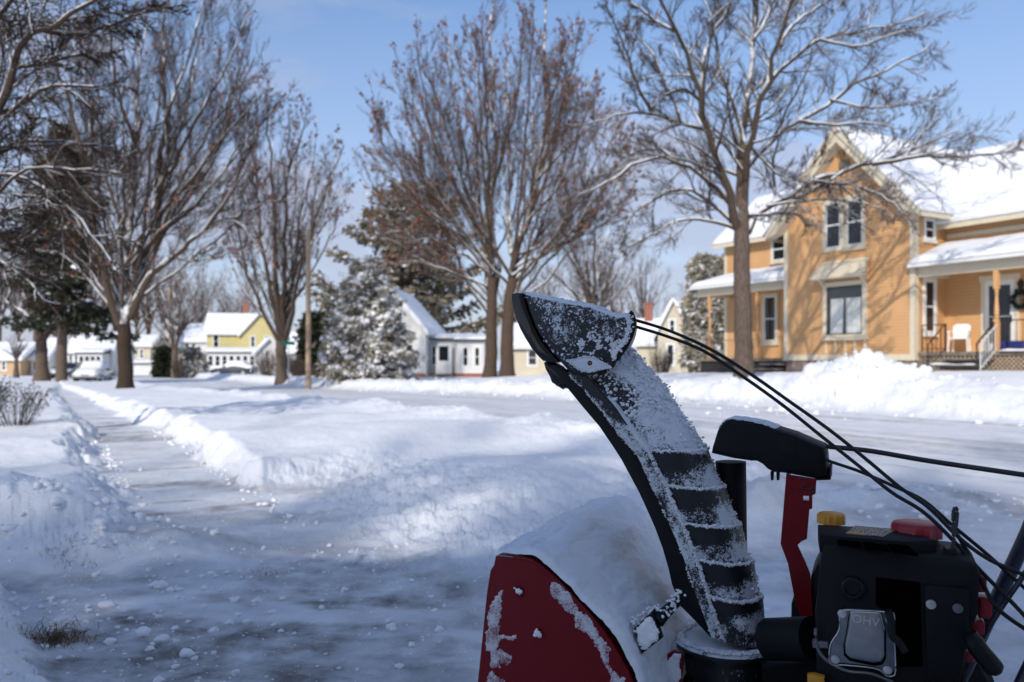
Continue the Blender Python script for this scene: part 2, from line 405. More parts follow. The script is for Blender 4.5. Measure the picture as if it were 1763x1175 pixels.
    h = h + (w2 - .5) * (.018 + .07 * roughm) + (w3 - .5) * (.008 + .03 * roughm)
    edge = cover * (1 - cover) * 4
    ck = vn(x * 9, y * 9, 7) + .6 * vn(x * 21, y * 21, 9)
    h = h + ((w3 - .5) * .05 + (np.floor(ck * 4) / 4 - .75) * .05) * edge
    onroad = (1 - hr) * 1.0
    trk = fbm(L * 6, t * .35, 4, 51)
    h = h + onroad * (trk - .5) * .035
    z = z + h
    if not full: return z
    pack = np.clip(1 - cover * 1.5, 0, 1)
    pn = ss(fbm(x * .9 + 2, y * 1.7, 4, 131, .6), .34, .62)
    pack = np.where(hr < .5, pack * .38, pack * np.where((hs < .6) & (t > 5.9), .40 - .25 * ss(t, 10, 18), .12 + .55 * pn))
    br = np.clip((fbm(x * 1.1 + 5, y * 2.4, 4, 61) - .43) * 5, 0, 1) * (1 - ss(np.minimum(hd, 1), .0, .25)) * (hr > .2) * (t < 7)
    patch = np.exp(-(((x + 1.15) / 1.0) ** 2 + ((y - 3.1) / .75) ** 2))
    br = np.clip(br * .45 + 1.6 * patch * ss(fbm(x * 2, y * 4.5, 4, 71), .35, .6) * (hd < .25), 0, 1)
    jt = np.abs(((t + .2) / 1.02) % 1 - .5) * 1.02
    joint = np.exp(-(jt / .05) ** 2) * (hs < .2) * (t > 5.9) * ss(fbm(L * 2.5 + 3 * np.floor((t + .2) / 1.02), t * .3, 3, 81), .40, .55) * (1 - ss(t, 13, 18))
    tan = joint * 1.0
    broad = (hs < .1) * (t > 5.9) * ss(fbm(L * 1.2, t * 2.5, 4, 83), .48, .7) * .75
    br = np.clip(br + broad, 0, 1)
    tk = ss(fbm(L * 2.4 + 3, t * .12, 4, 91), .52, .75)
    rt = onroad * (hr < .15)
    tan = np.clip(tan + rt * tk * .62 * (1 - .4 * near_far), 0, 1)
    tan = np.clip(tan + .75 * np.exp(-(((x + 1.70) / .12) ** 2 + ((y - 3.03) / .09) ** 2)), 0, 1)
    br = np.clip(br + rt * ss(fbm(L * 3.3 + 8, t * .2, 4, 95), .55, .75) * .55, 0, 1)
    cls = np.zeros(x.shape, int)
    cls[(hr < .5)] = 1
    cls[(hs < .5) & (t > 5.9) & (hr >= .5) & (t < 50)] = 2
    cls[(hd < .35) & (hr >= .5) & (cls == 0)] = 3
    return z, pack, br, tan, cls
def gz(x, y): return float(ground(np.array([float(x)]), np.array([float(y)]))[0])

def make_ground():
    a_f = np.linspace(-38, 38, 860)
    a_b = np.concatenate([np.linspace(38, 322, 120)[1:-1]])
    ang = np.radians(np.concatenate([a_f, a_b]))
    rs = [.25]; 
    while rs[-1] < 1.2: rs.append(rs[-1] + .03)
    while rs[-1] < 32: rs.append(rs[-1] * 1.0068)
    while rs[-1] < 110: rs.append(rs[-1] * 1.012)
    while rs[-1] < 2500: rs.append(rs[-1] * 1.12)
    rs = np.array(rs); nr, na = len(rs), len(ang)
    RR, AA = np.meshgrid(rs, ang, indexing='ij')
    X = RR * np.sin(AA); Y = RR * np.cos(AA)
    z, pack, br, tan, cls = ground(X.ravel(), Y.ravel(), True)
    V = np.stack([X.ravel(), Y.ravel(), z], 1)
    V = np.vstack([V, [[0, 0, V[:na, 2].mean()]]])
    app = lambda a, v: np.append(a, v)
    pack, br, tan = app(pack, 1), app(br, 0), app(tan, 0)
    idx = np.arange(nr * na).reshape(nr, na)
    a = idx[:-1]; b = idx[1:]
    Q = np.stack([a, np.roll(a, -1, 1), np.roll(b, -1, 1), b], -1).reshape(-1, 4)[:, ::-1]
    fc = cls[Q].max(1)
    # keep regions tidy: a face belongs to the majority class of its corners
    fc = np.sort(cls[Q], 1)[:, 1]
    ctr = np.stack([np.roll(idx[0], -1), idx[0], np.full(na, nr * na)], 1)
    for c, nm in ((0, 'snow_covered_ground'), (1, 'road'), (2, 'pavement'), (3, 'driveway')):
        q = Q[fc == c]
        if not len(q): continue
        if c == 3: 
            cc = np.concatenate([ctr, ctr[:, 2:3]], 1)
            q = np.concatenate([q])
        u, inv = np.unique(q.ravel(), return_inverse=True)
        o = mesh_np(nm, V[u], inv.reshape(-1, 4), M['ground'], attrs={'pack': pack[u], 'bare': br[u], 'tan': tan[u]})
        lab = {0: 'deep snow lying over the lawns and verges', 1: 'snow packed road with faint tan wheel tracks', 2: 'cleared pavement between low snow walls', 3: 'scraped driveway with thin snow over concrete'}[c]
        tag(o, lab, 'ground' if c == 0 else nm, kind='structure')
make_ground()

# loose snow clods
def ico():
    import bmesh
    b = bmesh.new(); bmesh.ops.create_icosphere(b, subdivisions=2, radius=1); b.verts.ensure_lookup_table()
    v = np.array([q.co[:] for q in b.verts]); f = np.array([[q.index for q in p_.verts] for p_ in b.faces]); b.free(); return v, f
IV, IF = ico()
def lumps(C, S, flat=.7, rg=rng, amp=.25):
    n = len(C); C = np.asarray(C); S = np.asarray(S)
    noise_ = 1 + 1.3 * amp * (rg.random((n, len(IV), 1)) - .5) * 2
    st = 1 + .5 * (rg.random((n, 1, 3)) - .5); st[..., 2] *= flat
    # shared lobes so lumps look broken rather than round
    d = rg.normal(size=(n, 3)); d /= np.linalg.norm(d, axis=1)[:, None]
    lob = 1 - .35 * np.clip((IV @ d.T).T, 0, 1)[..., None] ** 2
    V = IV[None] * noise_ * st * lob * S[:, None, None] + C[:, None]
    Fq = (IF[None] + (np.arange(n) * len(IV))[:, None, None]).reshape(-1, 3)
    return V.reshape(-1, 3), Fq
pts, szs = [], []
def scatter(n, fn, smin, smax):
    k = 0
    while k < n:
        x, y = fn(); k += 1
        s_ = smin * (smax / smin) ** (random.random() ** 2.2)
        pts.append((x, y, gz_fast.append((x, y)) or 0)); szs.append(s_)
gz_fast = []
def tl(t, L): p_ = ND * L - SD * t; return p_[0], p_[1]
scatter(900, lambda: (random.uniform(-2.3, 1.2), random.uniform(2.2, 4.6)), .0025, .02)
scatter(2600, lambda: (random.uniform(-2.4, 1.4), random.uniform(2.0, 6.0)), .0015, .007)
scatter(70, lambda: (random.gauss(-1.35, .35), random.gauss(3.5, .35)), .006, .034)
scatter(420, lambda: tl(random.uniform(5, 40), random.gauss(FAR_L + .5, .5)), .015, .07)
scatter(260, lambda: (random.gauss(7.75, 1.4), random.gauss(16.9, .9)), .02, .09)
scatter(200, lambda: tl(random.uniform(5, 14), random.choice([.62, 1.42]) + random.gauss(0, .05)), .008, .03)
scatter(150, lambda: (random.gauss(-2.7, .45), random.gauss(4.6, .3)), .008, .04)
scatter(160, lambda: (random.gauss(2.5, .9), random.gauss(5.7, .35)), .008, .03)
scatter(160, lambda: (random.uniform(-2.4, -1.9), random.uniform(2.5, 3.6)), .005, .022)
g = np.array(gz_fast); zz = ground(g[:, 0], g[:, 1]); C = np.stack([g[:, 0], g[:, 1], zz + np.array(szs) * .25], 1)
V, Fq = lumps(C, np.array(szs))
tag(mesh_np('snow_clods', V, Fq, M['snow'], smooth=True), 'loose white snow clods scattered over driveway, kerb and banks', 'snow clods', kind='stuff')
# dry grass and dirt poking out beside the driveway
mb = []
for cx, cy, n, sp, hh in ((-1.70, 3.03, 260, .06, .045), (-2.35, 4.25, 40, .06, .03), (-1.2, 3.98, 30, .08, .02), (-2.2, 4.1, 25, .1, .03)):
    for i in range(n):
        x = random.gauss(cx, sp); y = random.gauss(cy, sp * .7); z = gz(x, y) if i % 6 == 0 else z
        a = random.uniform(0, 6.3); b = random.uniform(.3, 1.2)
        mb.append([(x, y, z - .005), (x + math.cos(a) * hh * .4 * b, y + math.sin(a) * hh * .4 * b, z + hh * .5), (x + math.cos(a) * hh * b, y + math.sin(a) * hh * b, z + hh * random.uniform(.2, .8))])
P = np.array(mb); V, Q = tubes_np(P, np.tile([.0012, .001, .0005], (len(P), 1)), 3)
M['drygrass'] = plain('dry_grass', (.16, .09, .04), .9, var=.4)
tag(mesh_np('dead_grass', V, Q, M['drygrass']), 'brown dead grass poking through the snow at the driveway edge', 'grass', kind='stuff')

# ------------------------------------------------------------------ bare trees
def resample(P, m):
    P = np.asarray(P, float); d = np.r_[0, np.cumsum(np.linalg.norm(np.diff(P, axis=0), axis=1))]; t = np.linspace(0, d[-1], m)
    Pe = np.vstack([2 * P[0] - P[1], P, 2 * P[-1] - P[-2]]); out = np.zeros((m, 3))
    for i, tt in enumerate(t):
        k = min(max(np.searchsorted(d, tt) - 1, 0), len(P) - 2); u = (tt - d[k]) / (d[k + 1] - d[k] + 1e-9)
        p0, p1, p2, p3 = Pe[k:k + 4]
        out[i] = .5 * ((2 * p1) + (-p0 + p2) * u + (2 * p0 - 5 * p1 + 4 * p2 - p3) * u * u + (-p0 + 3 * p1 - 3 * p2 + p3) * u ** 3)
    return out
def grow(P, Rr, k, lenr, ang, up, m, rg, tmin=.2, tmax=1., rr=.55, rmin=.006, jit=.18, taper=.35, fall=.5, Labs=None, outward=None):
    N, n, _ = P.shape
    L = np.linalg.norm(np.diff(P, axis=1), axis=2).sum(1)
    t = (np.arange(k)[None] + rg.random((N, k))) / k; t = tmin + (tmax - tmin) * t
    x = t * (n - 1); i0 = np.clip(x.astype(int), 0, n - 2); u = (x - i0)[..., None]
    ii = np.arange(N)[:, None]
    base = P[ii, i0] * (1 - u) + P[ii, i0 + 1] * u
    T = P[ii, i0 + 1] - P[ii, i0]; T /= np.linalg.norm(T, axis=2)[..., None] + 1e-9
    r0 = (Rr[ii, i0] * (1 - u[..., 0]) + Rr[ii, i0 + 1] * u[..., 0])
    q = rg.normal(size=T.shape); q -= (q * T).sum(2)[..., None] * T; q /= np.linalg.norm(q, axis=2)[..., None] + 1e-9
    a = np.radians(ang) * (.7 + .6 * rg.random((N, k)))[..., None]
    d = np.cos(a) * T + np.sin(a) * q
    Lc = (L[:, None] if Labs is None else Labs) * lenr * (1 - fall * (t - tmin) / (tmax - tmin + 1e-9)) * (.65 + .7 * rg.random((N, k)))
    st = (Lc / (m - 1))[..., None]
    out = np.zeros((N, k, m, 3)); out[:, :, 0] = base; cur = base
    upv = np.array([0, 0, 1.])
    for s in range(1, m):
        d = d + up * upv / (m - 1) * 2 + jit * rg.normal(size=d.shape)
        d /= np.linalg.norm(d, axis=2)[..., None] + 1e-9
        cur = cur + d * st; out[:, :, s] = cur
    rs = np.maximum(r0 * rr, rmin)[..., None] * (1 - (1 - taper) * np.linspace(0, 1, m))
    return out.reshape(-1, m, 3), rs.reshape(-1, m)
def leaf_quads(P, n, size, rg, droop=.5):
    # small hanging dead leaves at the outer part of twigs
    N, m, _ = P.shape; s = rg.integers(0, N, n); u = .4 + .6 * rg.random(n); x = u * (m - 1); i0 = np.clip(x.astype(int), 0, m - 2); f = (x - i0)[:, None]
    c = P[s, i0] * (1 - f) + P[s, i0 + 1] * f
    d = rg.normal(size=(n, 3)) * .6; d[:, 2] -= droop; d /= np.linalg.norm(d, axis=1)[:, None]
    w = np.cross(d, rg.normal(size=(n, 3))); w /= np.linalg.norm(w, axis=1)[:, None] + 1e-9
    sz = size * (.5 + rg.random((n, 1)))
    nn = np.cross(d, w)
    V = np.stack([c, c + d * sz * .5 + w * sz * .45 + nn * sz * .1, c + d * sz * 1.1, c + d * sz * .5 - w * sz * .45 + nn * sz * .15], 1).reshape(-1, 3)
    Q = np.arange(n * 4).reshape(n, 4)
    return V, Q
def put(tubes, name, mat, root):
    Vs, Qs, o = [], [], 0
    for P, r, k in tubes:
        V, Q = tubes_np(P, r, k); Vs.append(V); Qs.append(Q + o); o += len(V)
    return mesh_np(name, np.concatenate(Vs), np.concatenate(Qs), mat, root)
def bare_tree(label, base, Y, trunk, r0, limbs, seed, spec, leaves=0, leaf_size=.12, leafm=None, name='bare_tree', cat='tree', group=None, mats=None, depth=.5, env=None, rr0=.36):
    """trunk: list of px points. limbs: list of (px points, start radius). spec: per level (k, len, angle, up, pts)."""
    rg = np.random.default_rng(seed)
    bx, by = base; b3 = at(bx, by, Y); gzv = gz(b3[0], b3[1])
    root = thing(name, (b3[0], b3[1], gzv), label, cat, group=group)
    ms = mats or (M['bark'], M['limb'], M['twig'])
    tr = []
    for pl, ra, rb in trunk:
        P = resample([at(x, y, Y) for x, y in pl], 16)
        if abs(pl[0][1] - by) < 12: P[0, 2] = gzv - .1
        rad = np.linspace(ra, rb, 16); 
        if abs(pl[0][1] - by) < 12: rad[0] *= 1.35; rad[1] *= 1.1
        P[2:, :2] += rg.normal(size=(14, 2)) * ra * .05
        tr.append((P[None], rad[None], 14))
    put(tr, 'trunk', ms[0], root)
    LP, LR = [], []
    for i, (pl, ra) in enumerate(limbs):
        sgn = (-1) ** i * (.4 + .6 * rg.random())
        dirn = rg.choice([-1, 1]) if len(limbs) > 3 else 0
        P3 = np.array([at(x, y, Y) for x, y in pl]); L = np.linalg.norm(P3[-1] - P3[0])
        u = np.linspace(0, 1, len(pl)) ** 1.2
        dy = dirn * depth * rg.uniform(.2, .8) * L * u
        P3 = np.array([at(x, y, Y + e) for (x, y), e in zip(pl, dy)])
        P = resample(P3, 14); P[2:] += rg.normal(size=(12, 3)) * L * .006
        LP.append(P); LR.append(ra * (1 - .88 * np.linspace(0, 1, 14) ** .72) + .012)
    LP = np.array(LP); LR = np.array(LR)
    P1, R1 = LP, LR; lv = [(LP, LR, 8)]; tw = []
    for j, (k, ln, an, up, m) in enumerate(spec):
        P1, R1 = grow(P1, R1, k, ln, an, up, m, rg, tmin=.12 if j == 0 else .1, rr=(rr0, .42, .48)[j], rmin=(.012, .008, .0058)[j], jit=(.13, .11, .10)[j])
        if env:
            c3 = at(env[0], env[1], Y); ax3 = np.array([env[2], env[2] * .9, env[3]]) / F * Y
            qb = np.linalg.norm((P1[:, 0] - c3) / ax3, axis=1); qt = np.linalg.norm((P1[:, -1] - c3) / ax3, axis=1)
            lim = 1.0 + .10 * rg.normal(size=len(qt)) * (.5 + .5 * j)
            fsh = np.where(qt > lim, np.clip((lim - qb) / (qt - qb + 1e-6), .12, 1), 1.0)
            P1 = P1[:, :1] + (P1 - P1[:, :1]) * fsh[:, None, None]
        if j == 0: lv.append((P1, R1, 5))
        else: tw.append((P1, R1, 4 if j == 1 else 3))
    put(lv, 'limbs', ms[1], root)
    if tw: put(tw, 'twigs', ms[2], root)
    if leaves:
        V, Q = leaf_quads(P1, leaves, leaf_size, rg); mesh_np('dead_leaves', V, Q, leafm or M['leaf'], root, smooth=False)
    return root

def fan(bxs, y0, y1, cx, cy, rx, ry, n, ra, seed, a0=195, a1=-15):
    rg = random.Random(seed); out = []
    for i in range(n):
        a = R(a0 + (a1 - a0) * (i + .5 + rg.uniform(-.3, .3)) / n); k = rg.choice([.97, .95, .8, .62])
        tx, ty = cx + rx * k * math.cos(a), cy - ry * k * math.sin(a); bx = (bxs[0] if tx < cx else bxs[1]) if k > .7 else rg.choice(bxs)
        sy = y0 + (y1 - y0) * rg.random(); side = abs(tx - bx) / rx; sy += 0
        out.append(([(bx, sy), (bx + (.27 + rg.uniform(-.06, .08)) * (tx - bx), sy + .22 * (ty - sy)), (bx + (.62 + rg.uniform(-.07, .07)) * (tx - bx), sy + .50 * (ty - sy)), (bx + (.86 + rg.uniform(-.05, .05)) * (tx - bx), sy + .76 * (ty - sy)), (tx, ty)], ra * (.8 + .5 * rg.random())))
    return out
# tree in front of the orange house
LIMBS_R = [
 ([(1279,395),(1276,330),(1277,260),(1281,195),(1290,130),(1298,65),(1303,0),(1305,-80)], 0.150),
 ([(1280,360),(1286,277),(1299,225),(1320,147),(1342,78),(1363,0),(1375,-70)], 0.114),
 ([(1274,400),(1262,370),(1251,320),(1225,242),(1208,173),(1190,112),(1164,56),(1143,13),(1120,-60)], 0.123),
 ([(1206,160),(1212,100),(1225,60),(1255,9),(1275,-50)], 0.053),
 ([(1286,400),(1297,372),(1344,345),(1384,317),(1454,294),(1532,274),(1591,247),(1650,223)], 0.114),
 ([(1500,283),(1572,272),(1650,270),(1728,264),(1770,258)], 0.062),
 ([(1284,290),(1294,277),(1329,242),(1376,208),(1433,173),(1485,138),(1541,112),(1606,78)], 0.088),
 ([(1376,208),(1430,215),(1490,212),(1550,222)], 0.044),
 ([(1310,165),(1329,134),(1368,100),(1415,69),(1467,56),(1541,43),(1597,22)], 0.070),
 ([(1415,69),(1470,80),(1540,60),(1590,50)], 0.035),
 ([(1272,385),(1264,359),(1208,303),(1164,277),(1108,277),(1056,311),(1000,337)], 0.079),
 ([(1180,290),(1140,260),(1090,262),(1040,300)], 0.044),
 ([(1268,395),(1260,381),(1195,329),(1143,333),(1087,372),(1060,420)], 0.062),
 ([(1228,240),(1225,229),(1173,212),(1121,195),(1065,199),(1009,216)], 0.062),
 ([(1268,395),(1240,385),(1173,381),(1108,411),(1060,440)], 0.053),
 ([(1207,175),(1190,160),(1173,154),(1143,164),(1121,186)], 0.044),
 ([(1277,372),(1329,368),(1372,368),(1389,389)], 0.053),
 ([(1121,190),(1095,140),(1070,70),(1045,10)], 0.044),
 ([(1173,212),(1150,150),(1120,90),(1080,40)], 0.044),
 ([(1163,55),(1120,30),(1080,0),(1050,-10)], 0.044),
 ([(1286,270),(1270,200),(1240,130),(1230,60),(1210,-20)], 0.062),
 ([(1454,294),(1420,315),(1390,330),(1370,345)], 0.035),
 ([(1320,355),(1390,345),(1460,345),(1530,365)], 0.035),
 ([(1400,312),(1470,320),(1530,345),(1565,385)], 0.044),
 ([(1430,173),(1500,185),(1560,180),(1610,170)], 0.035),
 ([(1340,80),(1370,40),(1420,5),(1470,-30)], 0.053),
 ([(1297,70),(1320,30),(1340,-30)], 0.044),
 ([(1290,250),(1340,300),(1380,300),(1420,260)], 0.035),
]
bare_tree('grey bare tree with snow lined limbs in front of the orange house', (1281, 648), 21.5,
 [([(1281,648),(1279,560),(1277,470),(1278,395)], .245, .20), ([(1278,400),(1277,330),(1279,250)], .19, .12)],
 .24, LIMBS_R, 11, [(15, .33, 42, .10, 7), (10, .42, 38, .12, 6), (9, .50, 36, .10, 4)], mats=(M['bark_grey'], M['limb_snowy'], M['twig_r']), depth=.5, rr0=.48)

# big maple keeping its rusty leaves, across the road
LIMBS_M = [
 ([(845,560),(850,460),(845,380),(852,300),(850,200),(845,80),(850,10)], .25),
 ([(874,560),(880,480),(905,400),(925,300),(940,200),(935,100),(945,10)], .27),
 ([(848,460),(830,380),(825,300),(815,200),(790,110),(780,60)], 0.101),
 ([(856,300),(880,220),(895,120),(900,20)], 0.086),
 ([(930,290),(960,210),(985,120),(1000,40)], 0.094),
 ([(905,400),(920,330),(950,260),(1000,180),(1030,110)], 0.094),
 ([(845,545),(800,480),(785,430),(765,400),(735,370),(700,340)], 0.094),
 ([(840,520),(790,470),(740,430),(690,400),(640,400)], 0.072),
 ([(780,430),(750,350),(725,270),(700,190),(680,140)], 0.072),
 ([(765,400),(740,330),(700,280),(650,240),(635,215)], 0.065),
 ([(885,500),(930,440),(980,370),(1020,290),(1060,230)], 0.086),
 ([(890,480),(950,420),(1020,380),(1080,350)], 0.065),
 ([(930,440),(985,400),(1050,310),(1095,270)], 0.058),
 ([(846,400),(800,320),(770,220),(740,130),(735,90)], 0.079),
 ([(845,470),(790,400),(740,320),(690,260),(655,190)], 0.072),
 ([(880,440),(870,360),(880,280),(870,180),(875,60)], 0.086),
 ([(925,310),(970,260),(1020,220),(1075,180)], 0.072),
 ([(940,200),(965,120),(975,50)], 0.058),
 ([(850,200),(820,120),(810,50)], 0.050),
 ([(800,480),(750,460),(700,450),(650,460)], 0.050),
 ([(845,470),(820,430),(770,390),(700,310),(640,290)], 0.058),
]
bare_tree('largest maple across the road with twin trunks and rusty dead leaves at its top', (858, 650), 42,
 [([(843,650),(846,600),(846,545),(848,480)], .34, .25), ([(873,650),(873,600),(875,540),(882,480)], .38, .27)],
 .5, LIMBS_M + fan((846, 880), 540, 420, 860, 290, 246, 288, 26, .075, 3, 205, -25), 12, [(11, .34, 30, .24, 7), (10, .42, 30, .22, 6), (12, .50, 30, .2, 4)], env=(860, 285, 248, 298), leaves=8000, leaf_size=.12, depth=.45)

# maple on the left verge
LIMBS_L = [
 ([(206,560),(185,500),(175,440),(155,340),(130,230),(100,120),(80,40)], .20),
 ([(214,560),(222,480),(215,400),(232,320),(240,240),(235,120),(240,0),(235,-60)], .24),
 ([(222,550),(245,470),(265,400),(275,300),(287,200),(280,80),(290,-30)], .24),
 ([(228,540),(252,480),(300,440),(345,400),(400,330),(425,290)], .20),
 ([(335,410),(370,385),(410,370),(460,350),(530,338)], 0.080),
 ([(270,330),(320,240),(370,150),(410,70),(430,20)], 0.104),
 ([(255,450),(320,320),(400,220),(460,150)], 0.104),
 ([(272,380),(330,280),(395,170),(440,100)], 0.096),
 ([(283,210),(320,110),(345,20),(360,-40)], 0.080),
 ([(235,250),(200,150),(190,40),(180,-50)], 0.096),
 ([(178,450),(130,380),(90,300),(50,230)], 0.088),
 ([(165,390),(110,330),(60,320),(10,300)], 0.072),
 ([(192,520),(130,440),(80,410),(50,410)], 0.072),
 ([(200,540),(150,480),(110,440),(60,430)], 0.064),
 ([(345,400),(400,380),(440,420),(480,470)], 0.056),
 ([(400,330),(430,250),(470,190),(500,160)], 0.064),
 ([(150,330),(160,230),(150,120),(160,20)], 0.088),
 ([(218,400),(180,300),(170,200),(130,100)], 0.088),
 ([(300,440),(330,450),(380,440),(420,430)], 0.048),
]
bare_tree('thick trunked maple on the left verge beside the cleared pavement', (215, 668), 38,
 [([(216,668),(215,620),(213,590),(213,560)], .34, .30)],
 .4, LIMBS_L + fan((210, 228), 540, 440, 275, 220, 245, 300, 18, .085, 5), 13, [(11, .34, 31, .22, 7), (10, .42, 31, .2, 6), (12, .50, 31, .16, 4)], env=(270, 215, 255, 310), leaves=2600, leaf_size=.12, depth=.45, mats=(M['bark_dark'], M['limb'], M['twig_dark']))

# many stemmed maple beyond the pole
LIMBS_C = [
 ([(482,590),(455,540),(425,470),(410,400),(400,320)], .19),
 ([(483,585),(465,500),(450,420),(445,330),(430,250)], .19),
 ([(485,585),(475,480),(470,380),(468,280),(460,200)], .20),
 ([(487,585),(490,500),(490,380),(497,270),(500,190)], .20),
 ([(488,590),(500,520),(507,450),(522,350),(545,250)], .20),
 ([(490,590),(503,540),(522,440),(560,330),(590,250)], .19),
 ([(455,540),(420,500),(395,440),(385,370)], 0.082),
 ([(515,460),(550,400),(590,350),(610,320)], 0.082),
 ([(470,380),(440,300),(420,240)], 0.082), ([(495,300),(520,230),(530,180)], 0.082),
 ([(545,370),(575,300),(580,220)], 0.068), ([(430,480),(400,420),(380,350),(375,300)], 0.068),
]
bare_tree('fan shaped maple with many upright stems beside the green street sign', (485, 652), 55,
 [([(485,652),(484,620),(484,585)], .37, .36)], .4, LIMBS_C + fan((482, 490), 580, 520, 492, 340, 115, 165, 10, .08, 7), 14, [(9, .34, 28, .28, 6), (9, .42, 30, .24, 5), (9, .5, 30, .2, 4)], env=(492, 335, 120, 172), leaves=2600, leaf_size=.14, leafm=M['leaf_brown'], mats=(M['bark_grey'], M['limb'], M['twig']), depth=.35)

# near branches from a tree just off the left edge
LIMBS_N = [
 ([(-150,330),(-60,260),(0,200),(22,116),(37,79),(67,52),(112,30),(157,4),(187,-12)], .075),
 ([(-170,380),(-80,230),(0,195),(49,165),(82,150),(124,150),(157,152)], .055),
 ([(-150,420),(-60,300),(0,266),(30,247),(67,243),(112,243),(170,250)], .045),
 ([(-150,300),(-60,60),(0,36),(40,34),(72,40),(110,60)], .025),
 ([(-120,250),(0,20),(60,-20),(120,-60)], .035),
 ([(22,116),(80,110),(130,95),(200,90)], .02),
 ([(-120,330),(0,300),(70,320),(140,380),(190,450)], .025),
 ([(-140,400),(0,420),(60,400),(110,350)], .02),
 ([(-140,360),(-20,340),(50,290),(130,290),(210,300)], .02),
 ([(67,52),(130,60),(200,40),(290,10)], .018),
 ([(-160,460),(-40,440),(30,470),(80,520)], .02),
 ([(-140,380),(-20,370),(60,350),(120,330)], .018),
]
bare_tree('dark nearby tree reaching in from the left edge with snow on its thick boughs', (-190, 760), 10.5,
 [([(-190,760),(-180,600),(-170,450),(-150,300),(-120,100),(-110,-150)], .17, .09)], .17, LIMBS_N, 15, [(14, .36, 40, .02, 7), (9, .48, 42, .0, 6), (6, .5, 42, .0, 5)], mats=(M['bark_dark'], M['limb'], M['twig_dark']), depth=.5)

def auto_limbs(bx, by, top, wid, n, rg, forkf=.3, ra=.16):
    L = []; H = by - top
    for i in range(n):
        f = (i + .5) / n * 2 - 1; f += rg.uniform(-.1, .1)
        ex = bx + f * wid * rg.uniform(.85, 1.05); ey = top + H * (.12 * rg.random() + .42 * abs(f) ** 2)
        sy = by - H * forkf * rg.uniform(.7, 1.3)
        L.append(([(bx, sy), (bx + .22 * (ex - bx), sy - .33 * (sy - ey)), (bx + .55 * (ex - bx), sy - .68 * (sy - ey)), (ex, ey)], ra))
    return L
def auto_tree(label, bx, by, Y, top, wid, seed, spec, n=9, r0=.3, mats=None, leaves=0, leafm=None, group=None, forkf=.28):
    rg = np.random.default_rng(seed); H = by - top
    return bare_tree(label, (bx, by), Y, [([(bx, by), (bx + rg.uniform(-2, 2), by - H * .15), (bx, by - H * forkf)], r0, r0 * .7)], r0,
        auto_limbs(bx, by, top, wid, n, rg, forkf, r0 * .55), seed, spec, leaves=leaves, leafm=leafm, group=group, mats=mats, leaf_size=.18, depth=.5)
GB = (M['bark_grey'], M['limb'], M['twig'])
S3 = [(12, .36, 32, .2, 6), (9, .44, 32, .16, 5), (6, .5, 32, .12, 4)]
auto_tree('broad bare tree behind the raised chute, left of the orange house', 1022, 640, 85, 355, 110, 21, S3, n=11, r0=.45, mats=GB)
auto_tree('slim bare tree rising behind the beige gabled house', 1110, 640, 105, 430, 75, 22, S3, n=8, r0=.35, mats=GB)
auto_tree('low bare tree between the big maple and the chute', 940, 640, 95, 440, 60, 23, S3, n=8, r0=.3, mats=GB)
auto_tree('gnarled bare tree on the far left with snowy low forks', 72, 648, 62, 420, 85, 24, S3, n=9, r0=.5, mats=GB, forkf=.33)
auto_tree('bare tree beside the utility pole left of the yellow house', 302, 645, 85, 465, 60, 25, S3, n=8, r0=.36, mats=GB)
auto_tree('small bare tree in front of the orange cottage', 28, 640, 75, 575, 28, 26, S3[:2], n=7, r0=.22, mats=GB)
# hazy wood of far bare trees behind the left houses: each tree on its own, twins of two builds
proto = []
for i, (bx, Y, top, wid) in enumerate([(255, 120, 400, 75), (150, 115, 380, 85)]):
    proto.append(auto_tree('bare tree of the far wood behind the left houses', bx, 636, Y, top, wid, 30 + i, [(9, .36, 32, .2, 6), (8, .42, 34, .16, 5), (5, .5, 32, .12, 4)], n=10, r0=.34, mats=GB, group='bare trees of the far wood', leaves=900, leafm=M['leaf_brown']))
for i, (bx, Y, k, s) in enumerate([(30, 110, 1, 1.0), (-60, 105, 0, 1.1), (60, 140, 0, 1.3), (125, 155, 1, 1.4), (180, 170, 0, 1.5), (235, 165, 1, 1.3), (285, 175, 0, 1.4), (345, 180, 1, 1.2), (0, 150, 1, 1.4), (-30, 170, 0, 1.5), (420, 190, 1, 1.1), (200, 140, 0, 1.1), (330, 150, 1, 1.0), (400, 165, 0, 1.0), (95, 130, 0, 1.1), (620, 150, 1, .8), (1180, 130, 1, .7), (880, 140, 0, .9), (1060, 150, 1, .9)]):
    src = proto[k]; r = src.copy(); COL.objects.link(r); p3 = at(bx, 636, Y)
    r.location = (p3[0], p3[1], gz(p3[0], p3[1])); r.rotation_euler.z = 1.3 * i + .5; r.scale = (s, s, s * (.9 + .05 * (i % 4)))
    if bx > 500: r['label'] = {620: 'far bare tree showing between the snowy spruce and the maple', 1180: 'far bare tree just left of the orange house porch', 880: 'far bare tree directly behind the twin trunks', 1060: 'farthest bare tree above the beige house roof'}[bx]; r.pop('group', None)
    for ch in src.children:
        c = ch.copy(); COL.objects.link(c); c.parent = r

